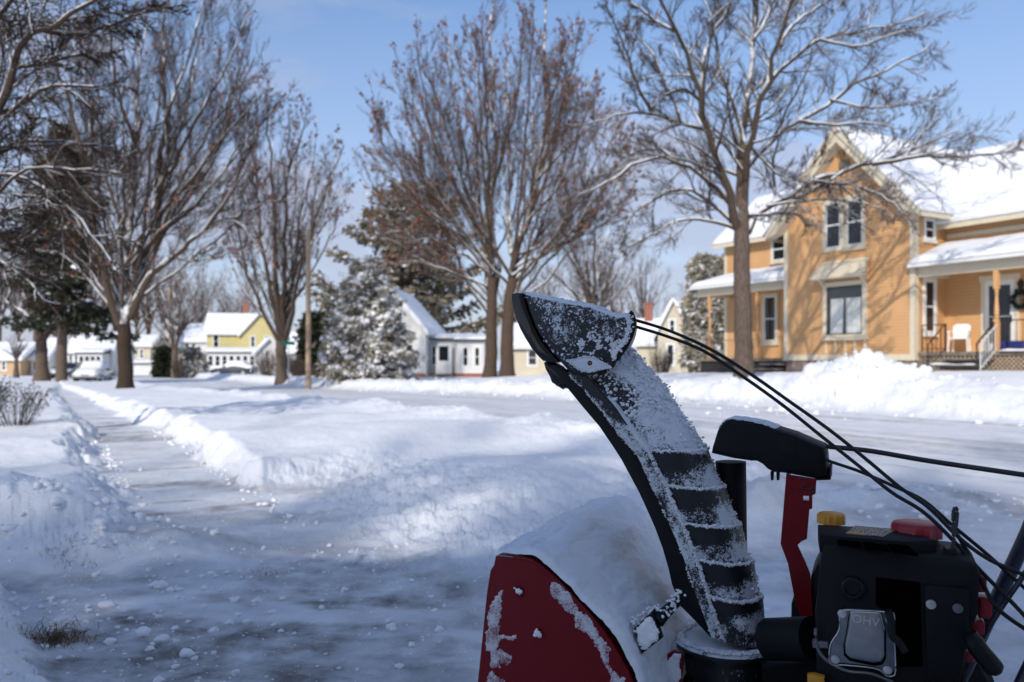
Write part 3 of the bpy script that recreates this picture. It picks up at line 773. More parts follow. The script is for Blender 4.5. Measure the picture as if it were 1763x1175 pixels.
# ------------------------------------------------------------------ conifers
def foliage_mat(name, c0, c1, lo, hi, ns):
    m, nt, p = newmat(name)
    c = mixc(nt, ramp(nt, noise(nt, 1.1, 5, .7), .3, .7), c0, c1)
    if lo is not None:
        f = math_(nt, 'ADD', math_(nt, 'ABSOLUTE', upz(nt)), math_(nt, 'MULTIPLY', math_(nt, 'SUBTRACT', noise(nt, ns, 4, .6), .5), 2.2))
        c = mixc(nt, ramp(nt, f, lo, hi), c, SNOW)
    nt.links.new(c, p.inputs['Base Color']); p.inputs['Roughness'].default_value = .8; p.inputs['Specular IOR Level'].default_value = .2
    return m
M['needle'] = foliage_mat('needles', (.035, .045, .02), (.10, .105, .05), .95, 1.3, 2.)
M['needle_snowy'] = foliage_mat('snowy_needles', (.15, .135, .09), (.30, .26, .18), .50, .85, 2.5)
M['needle_dark'] = foliage_mat('dark_needles', (.015, .02, .014), (.05, .055, .03), 1.15, 1.5, 1.5)
M['needle_pine'] = foliage_mat('pine_needles', (.11, .095, .06), (.24, .20, .14), .9, 1.3, 1.)
def tufts(C, D, size, rg, per=6, flat=.5):
    n = len(C); C = np.repeat(C, per, 0); D = np.repeat(D, per, 0); k = len(C)
    d = D + rg.normal(size=(k, 3)) * .6; d /= np.linalg.norm(d, axis=1)[:, None]
    w = np.cross(d, rg.normal(size=(k, 3))); w /= np.linalg.norm(w, axis=1)[:, None]
    s = size * (.5 + rg.random((k, 1))); C = C + rg.normal(size=(k, 3)) * size * np.array([.6, .6, .35])
    V = np.stack([C - w * s * .28, C + d * s * .6 - w * s * .18 , C + d * s, C + d * s * .5 + w * s * .26], 1).reshape(-1, 3)
    return V, np.arange(k * 4).reshape(k, 4)
def conifer(label, bx, by, Y, top, wid, seed, nb=170, low=.12, shape=.9, tuft=.3, per=6, mat=None, droop=-.25, snow_pads=0, trunk_r=.2, name='spruce_tree', group=None, irregular=.25, trunk_mat=None, dens=9, pad=.14, lat=.35):
    rg = np.random.default_rng(seed); b = at(bx, by, Y); g0 = gz(b[0], b[1]); t = at(bx, top, Y)
    H = t[2] - g0; W = wid / F * Y
    root = thing(name, (b[0], b[1], g0), label, 'tree', group=group)
    P = np.stack([np.full(12, b[0]), np.full(12, b[1]), np.linspace(g0 - .1, g0 + H, 12)], 1); P[1:, :2] += rg.normal(size=(11, 2)) * .04
    put([(P[None], np.linspace(trunk_r, .02, 12)[None], 10)], 'trunk', trunk_mat or M['bark'], root)
    u = low + (1 - low) * (np.arange(nb) + rg.random(nb)) / nb; az = np.arange(nb) * 2.39996 + rg.normal(size=nb) * .3
    ln = W * ((1 - u) / (1 - low)) ** shape * (1 - irregular + 2 * irregular * rg.random(nb)) + .15
    m = 7; s = np.linspace(0, 1, m)
    dirs = np.stack([np.sin(az), np.cos(az), np.zeros(nb)], 1)
    BP = np.zeros((nb, m, 3)); BP[:] = np.array([b[0], b[1], g0]); BP[..., 2] += (u * H)[:, None]
    BP += dirs[:, None] * (ln[:, None] * s)[..., None]
    BP[..., 2] += ln[:, None] * (droop * s + (.22 - droop * .3) * s ** 3 * (.5 + rg.random((nb, 1))))
    BR = (.03 + .02 * ln[:, None]) * (1 - .8 * s) * np.ones((nb, 1))
    # side shoots carry the needles
    C, D = [], []
    ks = np.maximum(3, (ln / W * dens * 2).astype(int))
    for i in range(nb):
        uu = .12 + .88 * rg.random(ks[i] * 3) ** .8; x = uu * (m - 1); i0 = np.clip(x.astype(int), 0, m - 2); f = (x - i0)[:, None]
        c = BP[i, i0] * (1 - f) + BP[i, i0 + 1] * f; side = np.array([dirs[i, 1], -dirs[i, 0], 0])
        off = rg.uniform(-1, 1, len(uu)) * ln[i] * lat * (1 - .55 * uu)
        c = c + side * off[:, None]; c[:, 2] -= np.abs(off) * .25
        C.append(c); D.append(np.tile(dirs[i] * .8 + np.array([0, 0, -.25]), (len(uu), 1)) + side * np.sign(off)[:, None] * .5)
    C = np.concatenate(C); D = np.concatenate(D)
    put([(BP, BR, 4)], 'branches', M['bark'], root)
    V, Q = tufts(C, D, tuft, rg, per); mesh_np('crown', V, Q, mat or M['needle'], root, smooth=False)
    if snow_pads:
        pk = rg.choice(len(C), min(snow_pads, len(C)), replace=False)
        V, Fq = lumps(C[pk] + np.array([0, 0, .05]), pad * (.4 + rg.random(len(pk)) ** 1.5), .55, rg, .3)
        mesh_np('snow_load', V, Fq, M['snow'], root)
    return root
conifer('snow laden spruce in front of the white house', 634, 662, 47, 448, 72, 41, nb=120, low=.04, shape=.62, tuft=.34, mat=M['needle_snowy'], droop=-.2, snow_pads=2600, trunk_r=.14, pad=.21, dens=7)
conifer('tall dark spruce with drooping boughs beyond the left maple', 106, 656, 60, 215, 80, 42, nb=110, low=.24, shape=.6, tuft=.42, mat=M['needle_dark'], droop=-.55, snow_pads=260, trunk_r=.42, trunk_mat=M['bark_grey'], irregular=.55, dens=5, pad=.22)
conifer('massive pine with a ragged crown behind the white house', 705, 640, 80, 318, 130, 43, nb=64, low=.14, shape=.40, tuft=.6, per=7, mat=M['needle_pine'], droop=.05, snow_pads=220, trunk_r=.4, name='pine_tree', irregular=.5, dens=9, pad=.3, lat=.3)
conifer('narrow green cedar beside the porch of the orange house', 1218, 640, 42, 448, 24, 44, nb=150, low=.02, shape=.35, tuft=.32, mat=M['needle_snowy'], droop=.5, trunk_r=.1, name='cedar_tree', dens=7, snow_pads=150, pad=.1)
conifer('slimmer cedar just right of the tall cedar, behind the porch post', 1240, 640, 44, 470, 16, 45, nb=110, low=.02, shape=.35, tuft=.32, mat=M['needle_snowy'], droop=.5, trunk_r=.1, name='cedar_tree', dens=6, snow_pads=90, pad=.1)
conifer('dark column conifer right of the utility pole', 543, 640, 75, 545, 17, 46, nb=90, low=.02, shape=.4, tuft=.5, mat=M['needle_dark'], droop=.4, trunk_r=.12, name='cedar_tree', snow_pads=40, pad=.15)
conifer('second dark conifer nearly touching the snowy spruce', 560, 640, 78, 552, 13, 47, nb=80, low=.02, shape=.4, tuft=.5, mat=M['needle_dark'], droop=.4, trunk_r=.12, name='cedar_tree', snow_pads=30, pad=.15)
conifer('small blue spruce left of the yellow house', 330, 643, 88, 603, 18, 48, nb=60, low=.04, shape=.8, tuft=.5, mat=M['needle_snowy'], trunk_r=.1, snow_pads=60, pad=.16)
conifer('little dark spruce under the white gabled house', 284, 643, 90, 600, 8, 49, nb=50, low=.04, shape=.8, tuft=.45, mat=M['needle_dark'], trunk_r=.1)

# shrubs and dead stalks
def shrub(label, bx, by, Y, top, wid, seed, n=60, mat=None, r=.006, name='bare_shrub', heads=0, group=None, snow_on=False):
    rg = np.random.default_rng(seed); b = at(bx, by, Y); g0 = gz(b[0], b[1]); H = at(bx, top, Y)[2] - g0; W = wid / F * Y
    root = thing(name, (b[0], b[1], g0), label, 'shrub', group=group); m = 6
    a = rg.random(n) * 6.283; q = rg.random(n) ** .5
    P = np.zeros((n, m, 3)); s = np.linspace(0, 1, m)
    P[..., 0] = b[0] + (np.cos(a) * q * W)[:, None] * (.35 + .65 * s); P[..., 1] = b[1] + (np.sin(a) * q * W)[:, None] * (.35 + .65 * s)
    hh = H * (1 - .35 * q) * (.7 + .4 * rg.random(n)); P[..., 2] = g0 - .05 + (hh[:, None] + .05) * s; P += rg.normal(size=P.shape) * W * .03 * s[None, :, None]
    R0 = r * (1 - .6 * s) * np.ones((n, 1)); P2, R2 = grow(P, R0, 5, .4, 35, .15, 4, rg, tmin=.3, rmin=r * .5)
    put([(P, R0, 4), (P2, R2, 3)], 'stems', mat or M['twig'], root)
    if heads:
        V, Fq = lumps(np.concatenate([P[:, -1], P2[::2, -1]]), np.full(n + len(P2[::2]), heads), 1., rg); mesh_np('seed_heads', V, Fq, M['twig_dark'], root)
    return root
shrub('dried brown flower stalks poking up at the left edge by the pavement', 28, 722, 10.5, 655, 62, 61, n=70, mat=M['twig_dark'], r=.0035, name='dead_flower_stalks', heads=.009)
shrub('dark clump of stalks cut by the left edge behind the dried flowers', -12, 700, 13.5, 640, 30, 62, n=50, mat=M['twig_dark'], r=.005, name='dead_flower_stalks', heads=.012)
shrub('leafless brown shrub left of the fan shaped maple', 462, 648, 66, 600, 26, 63, n=90, r=.02)
shrub('leafless shrub between the fan shaped maple and the pole', 512, 648, 70, 610, 22, 64, n=80, r=.02)
shrub('brownish shrub in front of the beige house', 1140, 640, 58, 592, 24, 65, n=80, r=.016)
shrub('shrub beside the small blue spruce', 306, 645, 84, 612, 14, 66, n=60, r=.02)
shrub('low shrub right of the utility pole foot', 548, 650, 62, 622, 16, 67, n=60, r=.016)
shrub('small shrub at the right corner of the yellow house', 452, 645, 95, 618, 14, 68, n=60, r=.02)

# ------------------------------------------------------------------ houses
def frameT(org, rotz):
    T = np.eye(4); c, s_ = math.cos(rotz), math.sin(rotz)
    T[:3, 0] = (c, s_, 0); T[:3, 1] = (-s_, c, 0); T[:3, 3] = org; return T
def hmb(T): m_ = MB(); m_.T = T; return m_
def wb(mb, ax, pl, a0, a1, z0, z1, p0, p1, out=-1):
    """box on a wall: ax 'y' = wall in a y plane (spans x), ax 'x' = wall in an x plane (spans y); p0..p1 measured outwards"""
    q0, q1 = sorted((pl + out * p0, pl + out * p1))
    if ax == 'y': mb.box((a0, q0, z0), (a1, q1, z1))
    else: mb.box((q0, a0, z0), (q1, a1, z1))
def snow_slab(T, c00, c10, c11, c01, th, nx, ny, root, name='roof_snow', edge=.12, seed=0, wave=.10):
    c = [np.array(q, float) for q in (c00, c10, c11, c01)]
    u = np.linspace(0, 1, nx); v = np.linspace(0, 1, ny); U_, V_ = np.meshgrid(u, v, indexing='ij')
    P = (c[0] * ((1-U_)*(1-V_))[..., None] + c[1] * (U_*(1-V_))[..., None] + c[2] * (U_*V_)[..., None] + c[3] * ((1-U_)*V_)[..., None])
    n = np.cross(c[1] - c[0], c[3] - c[0]); n /= np.linalg.norm(n); n = n if n[2] > 0 else -n
    Lu = np.linalg.norm(c[1]-c[0]); Lv = np.linalg.norm(c[3]-c[0])
    e = np.minimum(np.minimum(U_, 1-U_) * Lu, np.minimum(V_, 1-V_) * Lv); rnd = np.sqrt(np.clip(1 - (1 - np.clip(e / edge, 0, 1)) ** 2, 0, 1))
    nz_ = fbm(U_ * Lu * 1.3 + seed, V_ * Lv * 1.3, 4, seed + 100)
    h = th * (.35 + .65 * rnd) + (nz_ - .5) * wave
    top = P + n * h[..., None]; wob = (fbm(U_ * Lu * 2 + 9, V_ * Lv * 2, 3, seed + 7) - .5) * wave * 1.5
    bd = (U_ == 0) | (U_ == 1) | (V_ == 0) | (V_ == 1)
    top[bd] += (np.array([0, 0, 0]) + 0)
    bot = P + n * .004
    Vv = np.concatenate([top.reshape(-1, 3), bot.reshape(-1, 3)]) 
    idx = np.arange(nx * ny).reshape(nx, ny); N_ = nx * ny
    Q = [np.stack([idx[:-1, :-1], idx[1:, :-1], idx[1:, 1:], idx[:-1, 1:]], -1).reshape(-1, 4)]
    for line in (idx[:, 0], idx[::-1, -1], idx[0, ::-1], idx[-1, :]):
        Q.append(np.stack([line[:-1], line[:-1] + N_, line[1:] + N_, line[1:]], -1))
    Q = np.concatenate(Q); Vv = Vv @ T[:3, :3].T + T[:3, 3]
    return mesh_np(name, Vv, Q, M['snow'], root)
def window(T, root, ax, pl, a0, a1, z0, z1, out=-1, trim=.10, tm=None, double=True, parent=None, curtain=False, name='window', sill=True):
    f = hmb(T)
    wb(f, ax, pl, a0 - trim, a0, z0 - trim, z1 + trim, 0, .055, out); wb(f, ax, pl, a1, a1 + trim, z0 - trim, z1 + trim, 0, .055, out)
    wb(f, ax, pl, a0, a1, z1, z1 + trim, 0, .052, out); wb(f, ax, pl, a0, a1, z0 - trim, z0, 0, .052, out)
    if sill: wb(f, ax, pl, a0 - trim - .03, a1 + trim + .03, z0 - trim - .05, z0 - trim, 0, .10, out)
    w = f.build(name, tm or M['cream'], root)
    g = hmb(T); wb(g, ax, pl, a0, a1, z0, z1, .002, .012, out); g.build('pane', M['glass'], w)
    s_ = hmb(T); t_ = .035
    for q0, q1, y0, y1 in ((a0, a0 + t_, z0, z1), (a1 - t_, a1, z0, z1)): wb(s_, ax, pl, q0, q1, y0, y1, .012, .04, out)
    wb(s_, ax, pl, a0 + t_, a1 - t_, z0, z0 + t_, .012, .04, out); wb(s_, ax, pl, a0 + t_, a1 - t_, z1 - t_, z1, .012, .04, out)
    if double: zm = (z0 + z1) / 2; wb(s_, ax, pl, a0 + t_, a1 - t_, zm - .025, zm + .025, .012, .045, out)
    s_.build('sash', M['white'], w)
    return w
def gable_roof(T, root, x0, x1, y0, y1, ze, zr, axis='x', oh=.35, ov=.3, mat=None, snow=.16, trim=None, seed=0, hip=0):
    """gable roof with ridge along axis; returns roof part"""
    t = .12
    mb = hmb(T); f = hmb(T)
    if axis == 'x': a0, a1, b0, b1 = x0, x1, y0, y1
    else: a0, a1, b0, b1 = y0, y1, x0, x1
    bm_ = (b0 + b1) / 2; sl = (zr - ze) / (bm_ - b0); zo = ze - sl * oh
    P = [(b0 - oh, zo), (bm_, zr), (b1 + oh, zo), (b1 + oh, zo + t), (bm_, zr + t), (b0 - oh, zo + t)]
    if axis == 'x': mb.prism(P, a0 - ov, a1 + ov, ax=0)
    else: mb.prism(P, a0 - ov, a1 + ov, ax=1)
    r = mb.build('roof', mat or M['shingle'], root)
    # rake and eave boards
    if trim:
        for e0, e1 in ((a0 - ov - .03, a0 - ov), (a1 + ov, a1 + ov + .03)):
            for side in ((b0 - oh, zo, bm_, zr), (b1 + oh, zo, bm_, zr)):
                q = [(side[0], side[1] - .12), (side[2], side[3] - .12), (side[2], side[3] + t + .01), (side[0], side[1] + t + .01)]
                f.prism(q, e0, e1, ax=0 if axis == 'x' else 1)
        for bb in (b0 - oh, b1 + oh):
            s0 = -1 if bb < bm_ else 1
            q0, q1 = sorted((bb, bb + s0 * .03))
            if axis == 'x': f.box((a0 - ov, q0, zo - .10), (a1 + ov, q1, zo + t - .004))
            else: f.box((q0, a0 - ov, zo - .10), (q1, a1 + ov, zo + t - .004))
        f.build('fascia', trim, r)
    k = lambda a, b, z: (a, b, z) if axis == 'x' else (b, a, z)
    e = .06
    for i, (bb, s0) in enumerate(((b0 - oh - e, -1), (b1 + oh + e, 1))):
        L = abs(a1 - a0) + 2 * ov; n1 = max(8, min(60, int(L / .2))); n2 = max(8, min(40, int(abs(bm_ - bb) / .2)))
        z_ = zo + t - sl * e + .004
        snow_slab(T, k(a0 - ov - e, bb, z_), k(a1 + ov + e, bb, z_), k(a1 + ov + e, bm_, zr + t + .004), k(a0 - ov - e, bm_, zr + t + .004), snow, n1, n2, r, seed=seed + i, edge=.2)
    return r
def gable_walls(mb, x0, x1, y0, y1, z0, ze, zr, axis):
    if axis == 'x':
        ym = (y0 + y1) / 2; mb.prism([(y0, z0), (y1, z0), (y1, ze), (ym, zr), (y0, ze)], x0, x1, ax=0)
    else:
        xm = (x0 + x1) / 2; mb.prism([(x0, z0), (x1, z0), (x1, ze), (xm, zr), (x0, ze)], y0, y1, ax=1)

# ---- the orange house, built in street coordinates (s along the street, d across it)
HT = np.eye(4); HT[:3, 0] = SD; HT[:3, 1] = ND
def hs(px, d): r = ray(px, HY); k = d / (r @ ND); return float((r * k) @ SD)
def hz(px, py, d): r = ray(px, py); k = d / (r @ ND); return float((r * k)[2] + CZ)
org = SD * -18.6 + ND * 27; oh = thing('orange_house', (org[0], org[1], .7), 'orange clapboard house with cream trim, snowy roofs and two porches', 'house', rotz=R(-60))
x0, x1, d0 = -21.2, -15.97, 24.0
W = hmb(HT); gable_walls(W, x0, x1, d0, 31, 1.05, 6.15, 8.95, 'y')
W.box((x1 + .001, 25.6, 1.05), (-5.5, 31, 5.75)); W.prism([(25.6, 5.75), (31, 5.75), (28.3, 7.9)], -15.9, -5.5, ax=0)
W.box((-26.8, 26.5, 1.05), (x0 - .001, 31, 6.45))
W.build('wall', M['orange'], oh)
f = hmb(HT); f.box((x0 + .03, d0 + .03, 0), (x1 - .03, 30.9, 1.05)); f.box((x1 - .03, 25.63, 0), (-5.6, 30.9, 1.05)); f.box((-26.7, 26.55, 0), (x0, 30.9, 1.05)); f.build('foundation', M['stone'], oh)
t = hmb(HT)
wb(t, 'y', d0, x0 - .03, x1 + .03, 1.03, 1.24, .0, .035); wb(t, 'x', x1, d0 - .02, 25.6, 1.03, 1.24, 0, .03, 1)
for a in (x0 - .02, x1 - .16): wb(t, 'y', d0, a, a + .18, 1.24, 6.0, 0, .03)
wb(t, 'x', x1, d0 - .03, d0 + .16, 1.24, 6.0, 0, .03, 1)
wb(t, 'y', 26.5, -26.82, -26.66, 1.1, 6.3, 0, .03)
wb(t, 'y', 25.6, -15.9, -5.5, 5.0, 5.14, 0, .03)
wb(t, 'y', 26.5, -26.8, x0 - .02, 6.1, 6.3, 0, .03)
t.build('trim', M['cream'], oh)
gable_roof(HT, oh, x0, x1, d0, 30.5, 6.15, 8.95, 'y', oh=.50, ov=.50, trim=M['cream'], snow=.17, seed=3)
sf = hmb(HT)   # boxed soffits under the rake
for sgn in (-1, 1):
    xa = x0 if sgn < 0 else x1; sl = (8.95 - 6.15) / ((x1 - x0) / 2)
    q = [(xa + sgn * .5, 6.15 - .5 * sl - .03), ((x0 + x1) / 2, 8.95 - .03), ((x0 + x1) / 2, 8.95 - .42), (xa - sgn * .0, 6.15 - .42)]
    sf.prism(q, d0 - .47, d0 - .005 if sgn < 0 else d0 - .008, ax=1)
sf.build('rake_soffit', M['cream'], oh)
v = hmb(HT); v.prism([(-18.75, 7.55), (-18.41, 7.55), (-18.35, 7.75), (-18.41, 7.95), (-18.75, 7.95), (-18.81, 7.75)], d0 - .04, d0, ax=1); vv = v.build('attic_vent', M['wood_grey'], oh)
gable_roof(HT, oh, -17.6, -5.5, 25.6, 31.5, 5.75, 8.3, 'x', oh=.45, ov=.0, trim=M['cream'], snow=.2, seed=13)
gable_roof(HT, oh, -26.8, -21.8, 26.5, 31.5, 6.45, 8.5, 'x', oh=.4, ov=.35, trim=M['cream'], snow=.17, seed=23)
# windows of the gable front
window(HT, oh, 'y', d0, -19.33, -18.74, 4.98, 6.55, trim=.13, sill=False); window(HT, oh, 'y', d0, -18.46, -17.86, 4.98, 6.55, trim=.13)
pw = hmb(HT); a0, a1, z0, z1 = -19.26, -17.83, 1.93, 3.60
wb(pw, 'y', d0, a0 - .16, a0, z0 - .14, z1 + .16, 0, .10); wb(pw, 'y', d0, a1, a1 + .16, z0 - .14, z1 + .16, 0, .10); wb(pw, 'y', d0, a0, a1, z1, z1 + .16, 0, .096); wb(pw, 'y', d0, a0, a1, z0 - .14, z0, 0, .096)
wb(pw, 'y', d0, a0 - .2, a1 + .2, z0 - .2, z0 - .14, 0, .16)
for i in range(5):
    c = a0 - .1 + i * (a1 - a0 + .14) / 4; wb(pw, 'y', d0, c, c + .06, 1.27, z0 - .2, 0, .05)
pwo = pw.build('picture_window', M['cream'], oh)
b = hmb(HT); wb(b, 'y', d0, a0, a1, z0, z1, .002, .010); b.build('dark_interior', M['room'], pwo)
for c0, c1 in ((a0 + .12, -18.62), (-18.5, a1 - .02)):
    b = hmb(HT); n = 40; xs = np.linspace(c0, c1, n); ph = np.sin(xs * 42 + np.sin(xs * 9) * 2) * .018
    b.loft([[(x, d0 - .038 + p_ , z0 + .03) for x, p_ in zip(xs, ph)], [(x + (.03 if c0 < -19 else -.02), d0 - .034 + p_ * .6, z1 - .42) for x, p_ in zip(xs, ph)]], closed=False); b.build('curtain', M['curtain'], pwo, smooth=2)
b = hmb(HT); wb(b, 'y', d0, a0, a1, z0, z1, .066, .07); b.build('pane', M['clear'], pwo)
b = hmb(HT); 
for q in ((a0, a0 + .04, z0, z1), (a1 - .04, a1, z0, z1), (a0 + .04, a1 - .04, z0, z0 + .04), (a0 + .04, a1 - .04, z1 - .04, z1)): wb(b, 'y', d0, *q, .071, .085)
b.build('sash', M['iron'], pwo)
hd = hmb(HT)   # bracketed hood
n = 13; rings = []
for i, (dd, zt, ex) in enumerate(((.52, 3.90, .40), (.50, 4.0, .38), (.30, 4.22, .24), (.06, 4.42, .17), (0.0, 4.42, .16))): rings.append([(a0 - ex, d0 - dd, zt), (a1 + ex, d0 - dd, zt)])
rings = [[rings[i][0], rings[i][1]] for i in range(5)]
prof = [(-.0, 3.86), (-.50, 3.86), (-.52, 3.92), (-.46, 4.0), (-.12, 4.40), (-.06, 4.46), (0, 4.46)]
L0 = []; L1 = []
for dd, zz in prof:
    ex = .16 + .26 * abs(dd) / .5; L0.append((a0 - ex, d0 + dd, zz)); L1.append((a1 + ex, d0 + dd, zz))
hd.loft([L0, L1]); hdo = hd.build('window_hood', M['cream'], oh)
sc_o = hmb(HT)
for i in range(14):
    u = i / 13; xx = (a0 - .17) * (1 - u) + (a1 + .17) * u; sc_o.cyl((xx, d0 - .16, 4.37), (xx, d0 - .02, 4.49), .06, 8)
sc_o.build('scallop', M['cream'], hdo, smooth=True)
cr_o = hmb(HT)
for a in (a0 - .16, a1 + .08): cr_o.prism([(d0, 3.55), (d0 - .40, 3.86), (d0, 3.86)], a, a + .08, ax=0)
cr_o.build('bracket', M['cream'], hdo)
# side wall windows (facing the right porch)
window(HT, oh, 'x', x1, 24.50, 24.98, 1.95, 3.58, out=1, trim=.10, tm=M['white'])
window(HT, oh, 'x', x1, 24.50, 24.95, 4.95, 5.55, out=1, trim=.08, tm=M['white'])
# left wing window and porch door
window(HT, oh, 'y', 26.5, hs(1331, 26.5), hs(1352, 26.5), 5.2, 6.1, trim=.10)
s0_, s1_ = hs(1317, 26.5), hs(1336, 26.5); window(HT, oh, 'y', 26.5, s0_, s1_, 1.85, 3.7, trim=.14)
def porch(xa, xb, df, dw, zf, ze, zt, posts, snowth, seed, lattice=True, hipl=False):
    fl = hmb(HT); fl.box((xa, df, zf - .12), (xb, dw - .004, zf)); flo = fl.build('porch_floor', M['wood_grey'], oh)
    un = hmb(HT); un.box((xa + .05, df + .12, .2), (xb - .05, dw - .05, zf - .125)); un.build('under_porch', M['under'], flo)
    if lattice:
        lt = hmb(HT); hh = zf - .14 - .55
        for k in (-1, 1):
            x = xa
            while x < xb:
                P0 = [(x - .02, .55), (x + .02, .55), (x + k * hh + .02, zf - .14), (x + k * hh - .02, zf - .14)]
                lt.prism(P0, df + .03 + (.012 if k > 0 else 0), df + .04 + (.012 if k > 0 else 0), ax=1); x += .13
        lt.box((xa, df + .01, .5), (xb, df + .06, .58)); lt.build('lattice', M['lattice'], flo)
    be = hmb(HT); be.box((xa, df - .02, ze - .34), (xb, df + .12, ze)); 
    be.box((xa, df + .12, ze - .34), (xa + .1, dw - .004, ze)); be.box((xa + .1, df + .12, ze - .06), (xb, dw - .004, ze - .02)); be.build('porch_beam', M['cream'], oh)
    rf = hmb(HT); 
    rf.loft([[(xa - .12, df - .28, ze - .02), (xa - .12, df - .28, ze + .06), (xa + (.9 if hipl else -.12), dw, zt + .06), (xa + (.9 if hipl else -.12), dw, ze)],
             [(xb, df - .28, ze - .02), (xb, df - .28, ze + .06), (xb, dw, zt + .06), (xb, dw, ze)]]); r = rf.build('porch_roof', M['shingle'], oh)
    gt = hmb(HT); gt.box((xa - .14, df - .36, ze - .05), (xb, df - .284, ze + .05)); gt.build('gutter', M['white'], r)
    snow_slab(HT, (xa - .14, df - .34, ze + .065), (xb, df - .34, ze + .065), (xb, dw - .01, zt + .065), (xa + (.9 if hipl else -.1), dw - .01, zt + .065), snowth, 50, 14, r, seed=seed, edge=.25)
    for s_ in posts:
        p_ = hmb(HT); c = (s_, df + .06, 0)
        p_.box((s_ - .065, df, zf), (s_ + .065, df + .13, zf + .95)); p_.box((s_ - .065, df, ze - .34 - .55), (s_ + .065, df + .13, ze - .345))
        zb, zt_ = zf + .95, ze - .34 - .55; hh = zt_ - zb
        p_.lathe((s_, df + .065, zb), [(.05, 0), (.068, .02 * hh), (.04, .06 * hh), (.062, .14 * hh), (.066, .3 * hh), (.05, .55 * hh), (.035, .8 * hh), (.066, .84 * hh), (.035, .88 * hh), (.06, .96 * hh), (.05, hh)], 14)
        p_.build('porch_post', M['orange'], oh, smooth=True)
porch(-15.93, -5.6, 24.1, 25.6, 1.30, 4.02, 4.70, [hs(1716, 24.17), hs(1716, 24.17) + 3.1], .16, 33)
porch(-26.5, -21.22, 24.6, 26.5, 1.12, 4.12, 4.75, [hs(1222, 24.66), hs(1304, 24.66)], .17, 43, lattice=False, hipl=True)
# right porch door
da, db = hs(1697, 25.6), hs(1748, 25.6)
dr = hmb(HT); 
wb(dr, 'y', 25.6, da - .13, da, 1.3, 3.62, 0, .05); wb(dr, 'y', 25.6, db, db + .13, 1.3, 3.62, 0, .05); wb(dr, 'y', 25.6, da - .17, db + .17, 3.5, 3.68, 0.0, .075)
fr_o = dr.build('door_frame', M['cream'], oh)
d_ = hmb(HT); wb(d_, 'y', 25.6, da, db, 1.31, 3.50, .003, .04); do = d_.build('door', M['white'], oh)
for za, zb in ((2.45, 3.35), (1.62, 2.38)):
    g = hmb(HT); wb(g, 'y', 25.6, da + .13, db - .13, za - .05, zb, .041, .05); g.build('pane', M['glass'], do)
g = hmb(HT); g.box((db - .09, 25.49, 2.2), (db - .06, 25.53, 2.42)); g.build('handle', M['iron'], do)
# steps down from the right porch
sa, sb = hs(1612, 23.7), hs(1699, 23.7)
st = hmb(HT)
for i in range(3): st.box((sa + .05, 24.08 - .3 * (i + 1), 1.30 - .2 * (i + 1) - .05), (sb, 24.09 - .3 * i - .002 * i, 1.30 - .2 * (i + 1)))
for i in range(3): st.box((sa + .1, 24.06 - .3 * i - .03, 1.30 - .2 * (i + 1) - .15), (sb - .05, 24.06 - .3 * i, 1.30 - .2 * (i + 1) - .05 - .002))
sto = st.build('porch_steps', M['wood_grey'], oh)
snow_slab(HT, (sa + .1, 23.2, .905), (sb - .1, 23.2, .905), (sb - .1, 23.46, .905), (sa + .1, 23.46, .905), .05, 14, 6, sto, name='step_snow', seed=5, edge=.08)
s2a, s2b = hs(1305, 24.2), hs(1350, 24.2); st = hmb(HT)
for i in range(2): st.box((s2a, 24.58 - .32 * (i + 1), 1.12 - .2 * (i + 1) - .06), (s2b, 24.59 - .32 * i - .002 * i, 1.12 - .2 * (i + 1)))
st.build('porch_steps', M['wood_grey'], oh)
# railings
def rail(name, P0, P1, nb_, mat, h=.85, r=.012):
    mb = hmb(HT); P0 = np.array(P0, float); P1 = np.array(P1, float); up = np.array([0, 0, h])
    mb.tube([P0 + up, P1 + up], r * 1.6, 6); mb.tube([P0 + up * .12, P1 + up * .12], r, 5)
    for i in range(nb_ + 1):
        q = P0 + (P1 - P0) * i / nb_; e = i in (0, nb_); mb.tube([q, q + up], r * (1.5 if e else .7), 5)
    return mb.build(name, mat, oh)
rail('porch_railing', (-15.85, 24.2, 1.3), (sa, 24.2, 1.3), 5, M['iron'])
rail('stair_railing', (sa + .02, 24.1, 1.3), (sa + .02, 23.25, .66), 4, M['iron'])
rail('stair_railing', (sb - .03, 24.1, 1.3), (sb - .03, 23.25, .66), 5, M['iron'], r=.016)
rail('stair_railing', (sb + .05, 24.15, 1.30), (sb + .05, 23.3, .72), 6, M['pipe'], h=.8)
rail('porch_railing', (hs(1718, 24.17), 24.2, 1.3), (-9, 24.2, 1.3), 26, M['iron'], h=.9)
rail('porch_railing', (-26.4, 24.7, 1.12), (hs(1304, 24.66), 24.7, 1.12), 16, M['wood_grey'], h=.75)
snow_slab(HT, (sb + .2, 23.98, 1.305), (-5.7, 23.98, 1.305), (-5.7, 24.4, 1.305), (sb + .2, 24.4, 1.305), .06, 40, 6, oh, name='porch_snow', seed=6, edge=.08)
lm = hmb(HT); ls = hs(1757, 25.5); lm.lathe((ls, 25.50, 3.28), [(.01, .2), (.08, .12), (.1, .1), (.07, 0), (.05, -.1), (.01, -.13)], 12); lm.box((ls - .03, 25.5, 3.3), (ls + .03, 25.6, 3.36)); lm.build('porch_lamp', M['iron'], oh, smooth=True)
